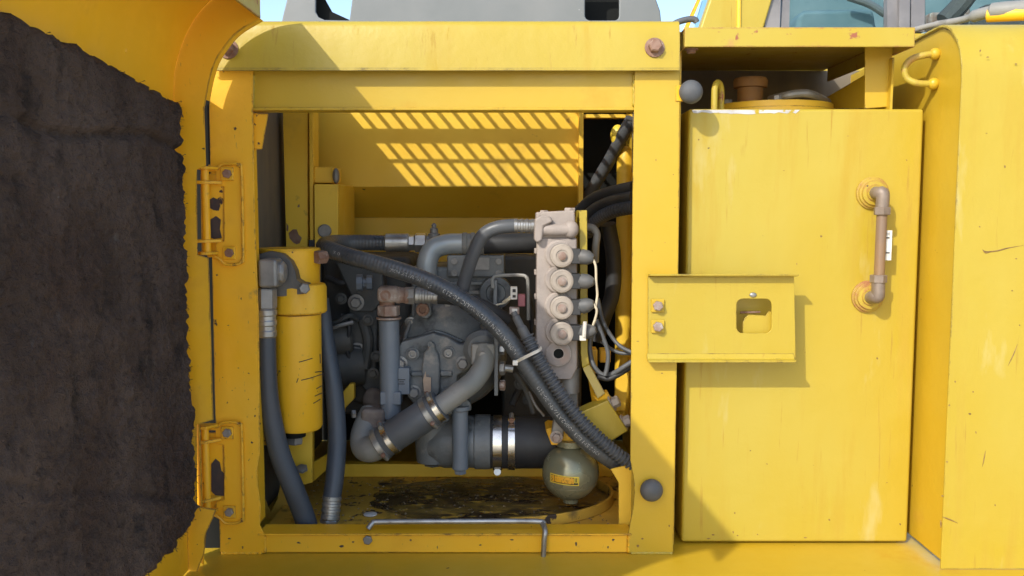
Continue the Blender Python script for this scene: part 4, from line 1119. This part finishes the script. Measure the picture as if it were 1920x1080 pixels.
# valve bracket
bk = thing('valve_bracket', P(1110, 835, .15), 'bent yellow steel strip and angle plate carrying the valve block', 'bracket')
MB().plate([(1086, 395), (1101, 394), (1102, 600), (1102, 660), (1105, 683), (1092, 690), (1089, 665)], YV + .02, .10).build('upright', M['yellow'], bk, bevel=.0015)
MB().prism([P(1092, 690, .145), P(1105, 683, .145), P(1135, 738, .125), P(1121, 748, .125)], (0, .05, 0)).build('bent_leg', M['yellow'], bk, bevel=.0015)
MB().prism([P(1101, 700, .150), P(1122, 748, .130), P(1112, 765, .150)], (0, .004, 0)).build('gusset', M['yellow_worn_shade'], bk)
MB().prism([P(1082, 776, .10), P(1140, 750, .10), P(1178, 808, .10), P(1140, 832, .10)], (0, .05, 0)).build('angle_plate', M['yellow'], bk, bevel=.003)
MB().prism([P(1110, 742, .145), P(1140, 735, .125), P(1146, 748, .11), P(1124, 760, .12)], (0, .03, 0)).build('bracket_lug', M['yellow_worn_shade'], bk, bevel=.002)
for x, y in ((1146, 757), (1168, 793)):
    bolt(bk, P(x, y, .12), (.85, -.25, .45), .0115, .018, M['coil'])
MB().plate([(1023, 806), (1030, 802), (1062, 808), (1102, 834), (1034, 835)], YV + .01, .07).build('accumulator_shelf', M['yellow_worn_shade'], bk, bevel=.002)
MB().pbox(1104, 655, 1120, 700, .22, .26).build('spacer', M['yellow_in'], bk, bevel=.002)
MB().pbox(1125, 655, 1145, 680, .30, .33).build('spacer', M['yellow_in'], bk, bevel=.002)

# accumulator
ac = thing('accumulator', P(1070, 940, .15), 'olive-grey metal accumulator ball with a yellow warning sticker', 'accumulator')
acn = P(1070, 884, .15); ra = 54.5 * S(.15)
MB().sphere(acn, ra, 44, 30).build('shell', M['acc'], ac, angle=90)
def sph(lon, lat, k=1.004):
    return acn + Vector((math.sin(R(lon)) * math.cos(R(lat)), -math.cos(R(lon)) * math.cos(R(lat)), math.sin(R(lat)))) * ra * k
def sph_patch(l0, l1, a0_, a1_, k, tilt=0.0, nx=12, ny=4):
    vs = []; fs = []
    for i in range(nx + 1):
        for j in range(ny + 1):
            lo = l0 + (l1 - l0) * i / nx
            vs.append(sph(lo, a0_ + (a1_ - a0_) * j / ny - tilt * (lo - l0), k))
    for i in range(nx):
        for j in range(ny): fs.append((i*(ny+1) + j, (i+1)*(ny+1) + j, (i+1)*(ny+1) + j + 1, i*(ny+1) + j + 1))
    return MB().add(vs, fs)
stk = sph_patch(-48, 13, -9, 9, 1.005, .06).build('sticker', M['sticker'], ac, angle=90)
sph_patch(-46, 11, -7.2, 7.2, 1.009, .06).build('border_print', M['ink'], stk, angle=90)
sph_patch(-45, -37, -6.2, 6.2, 1.013, .06).build('warning_field', M['sticker2'], stk, angle=90)
sph_patch(-36, 2.5, -6.2, 6.2, 1.013, .06).build('text_field', M['sticker2'], stk, angle=90)
sph_patch(3.5, 10, -6.2, 6.2, 1.013, .06).build('symbol_field', M['sticker'], stk, angle=90)
sph_patch(5.5, 8, -5, 3.5, 1.017, .06).build('symbol_print', M['ink'], stk, angle=90)
MB().lathe(acn - Vector((0, 0, ra * .42)), (0, 0, 1), [(0, ra * .915), (.003, ra * .93), (.006, ra * .925)], 44).build('weld_seam', M['acc'], ac)
MB().lathe(acn + Vector((0, 0, ra * .94)), (0, 0, 1), [(0, .03), (.012, .03)], 24).build('neck', M['acc'], ac)
MB().lathe(acn - Vector((0, 0, ra * 1.0)), (0, 0, -1), [(-.004, .016), (.005, .016), (.008, .010)], 20).build('gas_plug', M['acc'], ac)

# ================================================================== WIRING
def wire(lst, rad, m, label, name='wire', cat='wire', grp=None, mm=8):
    path = hose_path(lst, mm)
    return tagit(MB().tube(path, rad, 10).build(name, m, None, angle=60), label, cat, grp)
wire([(1112, 486, .10), (1117, 500, .10), (1118, 530, .105), (1120, 552, .11), (1117, 575, .11)], .0026, M['wire_white'], 'cream wire dropping from the top rubber boot of the valve block')
wire([(1113, 570, .10), (1119, 582, .10), (1116, 598, .105), (1112, 612, .11), (1118, 622, .12)], .0026, M['wire_white'], 'cream wire hanging below the third rubber boot of the valve block')
wire([(1121, 560, .13), (1130, 600, .14), (1146, 630, .14), (1164, 650, .13), (1190, 663, .12)], .0042, M['hose'], 'grey wire sagging right from behind the boots to the post')
wire([(1118, 600, .12), (1130, 630, .12), (1140, 662, .12), (1138, 690, .12), (1134, 704, .12)], .0046, M['hose'], 'dark wire dropping from the lowest boot into the knotted loop')
wire([(1128, 640, .14), (1145, 654, .15), (1165, 662, .14), (1190, 662, .13)], .004, M['hose'], 'thin dark wire meeting the sagging grey wire at the post')
wire([(1108, 630, .17), (1106, 655, .17), (1113, 685, .16), (1130, 703, .14), (1150, 700, .13), (1170, 688, .12), (1192, 674, .12)], .0052, M['hose'], 'knotted black cable loop below the rubber boots')
wire([(1122, 706, .14), (1140, 710, .13), (1158, 703, .13), (1192, 682, .13)], .0058, M['black'], 'black cable lying under the knotted loop')
wire([(1002, 735, .25), (985, 712, .26), (975, 700, .27)], .004, M['dark'], 'short dark cable beneath the printed hose near intake hose', 'cable', 'cable')
wire([(992, 735, .24), (1004, 760, .22), (1020, 780, .22)], .003, M['steel_dull'], 'thin grey cable ending above the intake hose', 'cable', 'cable')
wire([(1098, 425, .2), (1112, 428, .2), (1119, 440, .2), (1117, 460, .2), (1116, 490, .22)], .008, M['pipe_dusty'], 'small curved pipe behind the yellow valve bracket upright', 'small_pipe', 'pipe')
# hoses in the dark opening at the right
o = thing('upper_hose', P(1095, 370, .5), 'striped sunlit hose slanting up through the dark opening beside the post', 'hose')
MB().tube(hose_path([(1184, 224, .50), (1165, 258, .53), (1143, 300, .57), (1116, 345, .61), (1096, 385, .64)]), .0155, 16).build('hose_body', M['hose'], o)
MB().sphere(P(1158, 254, .54), .022, 18, 12, .8, .8, 1.2).build('yellow_cap', M['sticker'], o)
for i, (l_, nm) in enumerate((([(1085, 398, .42), (1112, 375, .40), (1145, 362, .36), (1190, 352, .30)], 'uppermost of the three black hoses bending right behind valve bracket'),
                     ([(1092, 415, .40), (1118, 392, .38), (1150, 378, .34), (1190, 370, .28)], 'middle one of the three black hoses bending right behind valve bracket'),
                     ([(1098, 440, .38), (1120, 412, .36), (1150, 396, .32), (1190, 388, .26)], 'lowest, ribbed one of the three black hoses bending right behind valve bracket'))):
    path = hose_path(l_, 14)
    rad = [.0155] * len(path) if i < 2 else [(.0155 if k % 2 else .013) for k in range(len(path))]
    tagit(MB().tube(path, rad, 14).build('black_hose', M['black'], None, angle=60 if i < 2 else 20), nm, 'hose', 'black hoses behind the valve bracket')
path = hose_path([(1140, 420, .40), (1150, 480, .42), (1148, 550, .42), (1130, 600, .42), (1118, 640, .42)], 8)
tagit(MB().tube(path, .018, 14).build('black_hose', M['black'], None, angle=60), 'black hose curving down in the gloom behind the cream wires', 'hose')

# connectors between pump and valve block
cn = thing('connector_bracket', P(950, 640, .22), 'grey bent strap holding electric plugs between pump and valve block', 'bracket')
pth = hose_path([(924, 540, .22), (924, 522, .22), (935, 517, .22), (975, 516, .215), (987, 520, .21), (990, 535, .21), (991, 600, .21)], 6)
MB().tube(pth, .0038, 8).build('strap', M['pipe_dusty'], cn)
MB().pbox(925, 525, 932, 600, .225, .25).build('strap_plate', M['cast'], cn, bevel=.001)
wp = thing('electric_plug', P(963, 562, .2), 'white electric plug with two cream wires under the grey strap', 'plug')
MB().pbox(957, 538, 970, 562, .195, .215).build('plug_body', M['white'], wp, bevel=.0015)
MB().pbox(961, 542, 967, 548, .1935, .1945).build('slot', M['ink'], wp); MB().pbox(961, 553, 967, 558, .1935, .1945).build('slot', M['ink'], wp)
MB().tube(hose_path([(960, 554, .2), (952, 560, .2), (943, 566, .21)], 5), .002, 8).build('plug_wire', M['wire_white'], wp)
MB().tube(hose_path([(960, 559, .2), (954, 562, .2), (946, 568, .21), (930, 572, .22)], 5), .002, 8).build('plug_wire', M['wire_white'], wp)
MB().pbox(971, 552, 985, 575, .205, .225).build('plug_socket', M['pinkplastic'], wp, bevel=.002)
wp = thing('electric_plug', P(962, 592, .2), 'small dull pink electric plug at the top of the taped wires', 'plug')
MB().pbox(955, 577, 974, 590, .17, .19).build('plug_body', M['pinkrust'], wp, bevel=.002)
MB().pbox(960, 579, 970, 584, .1685, .1695).build('slot', M['white'], wp)

# ================================================================== PROP ROD
rod = thing('prop_rod', P(860, 985, .02), 'bent grey steel rod lying along the sill with its end hooked down', 'rod')
zl_ = l0.z + .0055
rp3 = [(P(688, 988, 0).x, .012, zl_ - .001), (P(696, 980, 0).x, .018, zl_ + .008), (P(712, 978, 0).x, .02, zl_ + .010), (P(860, 976, 0).x, .02, zl_ + .011), (P(1005, 976, 0).x, .02, zl_ + .011), (P(1018, 980, 0).x, .014, zl_ + .007), (P(1022, 990, 0).x, -.006, zl_ + .001), (P(1020, 1003, 0).x, -.0095, zl_ - .016), (P(1018, 1046, 0).x, -.0095, zl_ - .058)]
MB().tube([Vector(q) for q in smooth(rp3, 6)], .0052, 12).build('rod_body', M['steel'], rod)

# ================================================================== BACKGROUND
YH = 1.25
hd_ = thing('engine_hood', P(880, 60, YH), 'grey engine hood with dark cutouts behind the top rail', 'hood')
op1 = [(592, -8), (1000 - 392, -20), (662, -30), (660, 0), (655, 38), (608, 37), (597, 32), (592, 22)]
op2 = rrect(1097, -60, 1161, 38, 9)
MB().plate([(490, 330), (524, 60), (530, 30), (545, -30), (600, -70), (1190, -70), (1220, -30), (1238, 20), (1242, 60), (1250, 330)], YH, .01, holes=[op1, op2]).build('side_sheet', M['hood'], hd_, bevel=.004)
MB().plate([(1080, -60), (1180, -60), (1180, 60), (1080, 60)], YH + .12, .01).build('dark_interior', M['interior'], hd_)  # near-black sheets stand for the shade inside the hood
MB().prism([P(585, -25, YH + .05), P(603, -12, YH + .05), (P(622, 22, YH + .05)), P(655, 37, YH + .05), P(655, 60, YH + .05), P(585, 60, YH + .05)], (0, .02, 0)).build('dark_interior', M['interior'], hd_)

cb = thing('operator_cab', P(1600, 60, 1.0), 'yellow operator cab with tinted windows behind the step plate', 'cab')
YC = .95
MB().plate([(1310, 60), (1334, -10), (1346, -40), (1460, -40), (1430, 60)], YC, .05).build('pillar', M['yellow'], cb, bevel=.006)
MB().plate([(1305, 62), (1985, 62), (1985, 420), (1300, 420)], YC, .05).build('lower_body', M['yellow'], cb, bevel=.006)
MB().tube(pts([(1385, 60, YC - .002), (1386, -20, YC - .002)]), .006, 8).build('seam_strip', M['yellow_in'], cb)
MB().plate([(1280, 60), (1312, -10), (1318, -10), (1288, 60)], YC + .2, .02).build('mirror_stay', M['yellow_worn_shade'], cb)
MB().plate([(1300, 60), (1318, 0), (1332, -10), (1312, 60)], YC + .25, .02).build('side_glass', M['glass'], cb)
def frame_bar(x0, x1, xt0, xt1, Y, m, nm='window_frame'):
    MB().plate([(x0, 60), (x1, 60), (xt1, -40), (xt0, -40)], Y, .03).build(nm, m, cb, bevel=.003)
frame_bar(1432, 1462, 1446, 1466, YC + .012, M['seal']); frame_bar(1464, 1480, 1470, 1482, YC + .02, M['seal'])
frame_bar(1664, 1684, 1664, 1684, YC + .004, M['seal']); frame_bar(1686, 1706, 1687, 1707, YC - .01, M['seal']); frame_bar(1708, 1734, 1709, 1735, YC, M['seal'])
MB().plate([(1480, 60), (1664, 60), (1664, -40), (1480, -40)], YC + .03, .005).build('window_pane', M['glass'], cb)
MB().plate([(1735, 60), (1960, 60), (1960, -40), (1735, -40)], YC + .03, .005).build('window_pane', M['glass'], cb)
MB().plate([(1488, 80), (1495, 30), (1510, 18), (1640, 16), (1650, 80)], YC + .35, .1).build('seat', M['teal'], cb, bevel=.03)
MB().tube(hose_path([(1590, -6, YC + .3), (1630, 8, YC + .3), (1662, 28, YC + .3)], 5), .012, 10).build('grab_bar', M['hood'], cb)
MB().tube(hose_path([(1770, 40, YC + .3), (1795, 15, YC + .3), (1815, -10, YC + .3)], 5), .03, 10).build('lever', M['dark'], cb)
MB().pbox(1745, 22, 1775, 50, YC + .4, YC + .5).build('console', M['pinkrust'], cb, bevel=.01); MB().pbox(1785, 14, 1820, 50, YC + .4, YC + .5).build('console', M['pinkrust'], cb, bevel=.01)
MB().plate([(1440, 80), (1960, 80), (1960, -60), (1440, -60)], YC + 1.1, .02).build('far_wall', M['teal'], cb)
MB().plate([(1815, 40), (1850, 8), (1900, 0), (1960, 0), (1960, 60), (1815, 60)], YC + .28, .05).build('console', M['dark'], cb, bevel=.02)

# hand rail over the side cover, and a rubber pad on the roof corner
hr = thing('hand_rail', P(1830, 45, .3), 'dusty yellow and grey tube lying along the top of the side cover', 'rail')
hp = hose_path([(1700, 60, .30), (1745, 48, .26), (1800, 38, .2), (1850, 24, .15), (1900, 18, .12), (1990, 14, .10)], 8)
MB().tube(hp, [.006] * 10 + [.007] * 10 + [.012] * 6 + [.017] * 15, 14).build('tube', M['pipe_dusty'], hr)
MB().tube([hp[24] + Vector((0, -.004, -.006)), hp[32] + Vector((0, -.006, -.010)), hp[-1] + Vector((0, -.006, -.010))], .0135, 12).build('padding', M['yellow_worn_shade'], hr)
tagit(MB().tube(hose_path([(1262, 46, .06), (1275, 40, .06), (1292, 36, .06), (1303, 37, .06), (1306, 42, .06)], 6), .006, 12).build('rubber_strip', M['knob'], None), 'grey rubber strip curling over the roof corner beside the step', 'rubber strip')

# ================================================================== SMALL WEAR AND DETAIL
def chip(px, py, Y, r, parent, m=None):
    k = random.randint(6, 9); st_ = random.uniform(.6, 1.8)
    poly_ = []
    for i in range(k):
        w = 2 * math.pi * i / k; q = r * random.uniform(.55, 1.2)
        poly_.append((px + q * math.cos(w) * st_, py + q * math.sin(w) / st_))
    MB().plate(poly_, Y - .0003, .0002).build('paint_chip', m or M['scr'], parent, flat=True)
for x, y, r in ((1884, 312, 2.2), (1837, 425, 1.6), (1905, 485, 1.8), (1818, 776, 2.4), (1830, 811, 2.2), (1898, 545, 1.5), (1866, 947, 1.6), (1825, 735, 1.8), (1838, 95, 2.2), (1905, 120, 2), (1852, 107, 2.2), (1780, 760, 2), (1791, 716, 2), (1776, 866, 2.2), (1767, 930, 2), (1912, 610, 1.6), (1850, 250, 1.4)):
    chip(x, y, YS, r, sc_)
for x, y, r in ((1540, 443, 2.2), (1494, 495, 1.5), (1337, 1003, 2.6), (1329, 1010, 2), (1375, 998, 2.2), (1383, 1004, 1.6), (1688, 983, 2.4), (1555, 975, 2.2), (1645, 672, 1.8), (1420, 1002, 1.4), (1700, 300, 1.6), (1310, 262, 1.6), (1590, 255, 1.3), (1470, 320, 1.2), (1663, 905, 1.7), (1438, 870, 1.3), (1378, 962, 1.8), (1510, 1008, 2)):
    chip(x, y, YT, r, tank)
for x, y, r in ((1241, 700, 1.6), (1255, 986, 2), (1205, 1010, 2.2), (1196, 1024, 2.6), (1230, 300, 1.3), (1247, 455, 1.2), (1196, 640, 1.4)):
    chip(x, y, 0.0, r, fr_)
for x, y, r in ((440, 240, 1.8), (452, 560, 1.6), (428, 610, 1.5), (466, 700, 1.8), (478, 780, 2), (472, 830, 2.4), (430, 1010, 2.2), (455, 1026, 2), (447, 690, 1.3)):
    chip(x, y, 0.0, r, fr_, M['chip'])
for x, y, r in ((560, 1018, 3), (640, 1024, 3.4), (662, 1016, 2.4), (770, 1013, 2.4), (900, 1022, 2), (960, 1012, 2.2), (1080, 1020, 3), (1150, 1012, 2.6), (1140, 1026, 2), (820, 1026, 1.8)):
    chip(x, y, .004, r, fr_, M['chip'])
# weld beads where the header and sill meet the posts
def weld(a, b_, r, parent, m):
    n_ = max(6, int((b_ - a).length / .004)); pth = [a.lerp(b_, i / n_) for i in range(n_ + 1)]
    MB().tube(pth, [r * (1 + .25 * math.sin(i * 2.1) + .2 * random.uniform(-1, 1)) for i in range(n_ + 1)], 8).build('weld_bead', m, parent, angle=80)
weld(P(1179, 1005, .002), P(1178, 1036, .002), .0028, fr_, M['yellow_worn_shade'])
weld(P(497, 1005, .002), P(497, 1036, .002), .0028, fr_, M['yellow_worn_shade'])
weld(P(475, 140, .010), P(474, 200, .010), .0028, fr_, M['yellow'])
weld(P(1188, 140, .010), P(1188, 200, .010), .0028, fr_, M['yellow'])
weld(P(415, 1037, .001), P(492, 1037, .001), .003, fr_, M['yellow_worn_shade'])
weld(P(1183, 1037, .001), P(1260, 1037, .001), .003, fr_, M['yellow'])
# pump: more bolts, parting line, sensor and small lines
for x, y in ((852, 490), (935, 490), (852, 512), (935, 512)):
    bolt(pu, P(x, y, .2695), (0, -1, 0), .007, .006, M['steel_dull'], socket=True, washer=0)
MB().tube(hose_path([(776, 520, .283), (776, 560, .283), (774, 606, .283)], 4), .004, 8).build('parting_line', M['cast'], pu)
MB().pbox(870, 483, 918, 506, .2675, .269).build('blank_plate', M['steel_dull'], pu, bevel=.0006)
for a in range(200, 345, 24):
    q = Vector((pc.x + .112 * math.cos(R(a + 180)), .275, pc.z + .112 * math.sin(R(a + 180))))
    bolt(pu, q, (0, -1, 0), .0085, .010, M['steel_dull'], rot=a)
bolt(pu, P(905, 664, .149), (0, -1, 0), .008, .008, M['steel_dull'], washer=0)
MB().tube(hose_path([(905, 610, .24), (912, 630, .225), (918, 648, .215)], 4), .006, 10).build('sensor', M['steel'], pu)
MB().tube(hose_path([(770, 600, .27), (760, 630, .25), (757, 650, .23)], 5), .0045, 8).build('thin_line', M['steel_dull'], pu)
# engine clutter in the gloom
for l_, r_, m_n in (([(640, 590, .33), (655, 615, .32), (650, 650, .33), (660, 690, .34)], .005, 'black'), ([(680, 600, .36), (690, 640, .35), (684, 690, .35)], .012, 'dark'), ([(612, 520, .38), (640, 530, .37), (668, 520, .38)], .007, 'black'), ([(990, 560, .40), (1000, 620, .38), (985, 700, .38), (960, 760, .36)], .009, 'black'), ([(965, 700, .30), (985, 730, .29), (1000, 775, .28)], .006, 'dark')):
    MB().tube(hose_path(l_, 6), r_, 10).build('cable', M[m_n], en)
for x, y in ((690, 600), (706, 668), (700, 700), (640, 560), (975, 720), (990, 750)):
    bolt(en, P(x, y, .345), (0, -1, 0), .009, .01, M['dark'])
# grit and flakes lying on the bay floor
b = MB()
for i in range(420):
    x, y = random.uniform(-.46, .20), random.uniform(.06, .39); r_ = random.uniform(.0012, .0042)
    z = zf + .0031; a = random.uniform(0, 6.28)
    b.add([(x + r_ * math.cos(a), y + r_ * math.sin(a), z), (x + r_ * math.cos(a + 2.2), y + r_ * math.sin(a + 2.2), z), (x + r_ * math.cos(a + 4), y + r_ * math.sin(a + 4), z), (x, y, z + r_ * .6)], [(0, 1, 3), (1, 2, 3), (2, 0, 3), (2, 1, 0)])
gr = b.build('grit', M['dirt'], ln, flat=True); gr['kind'] = 'stuff'
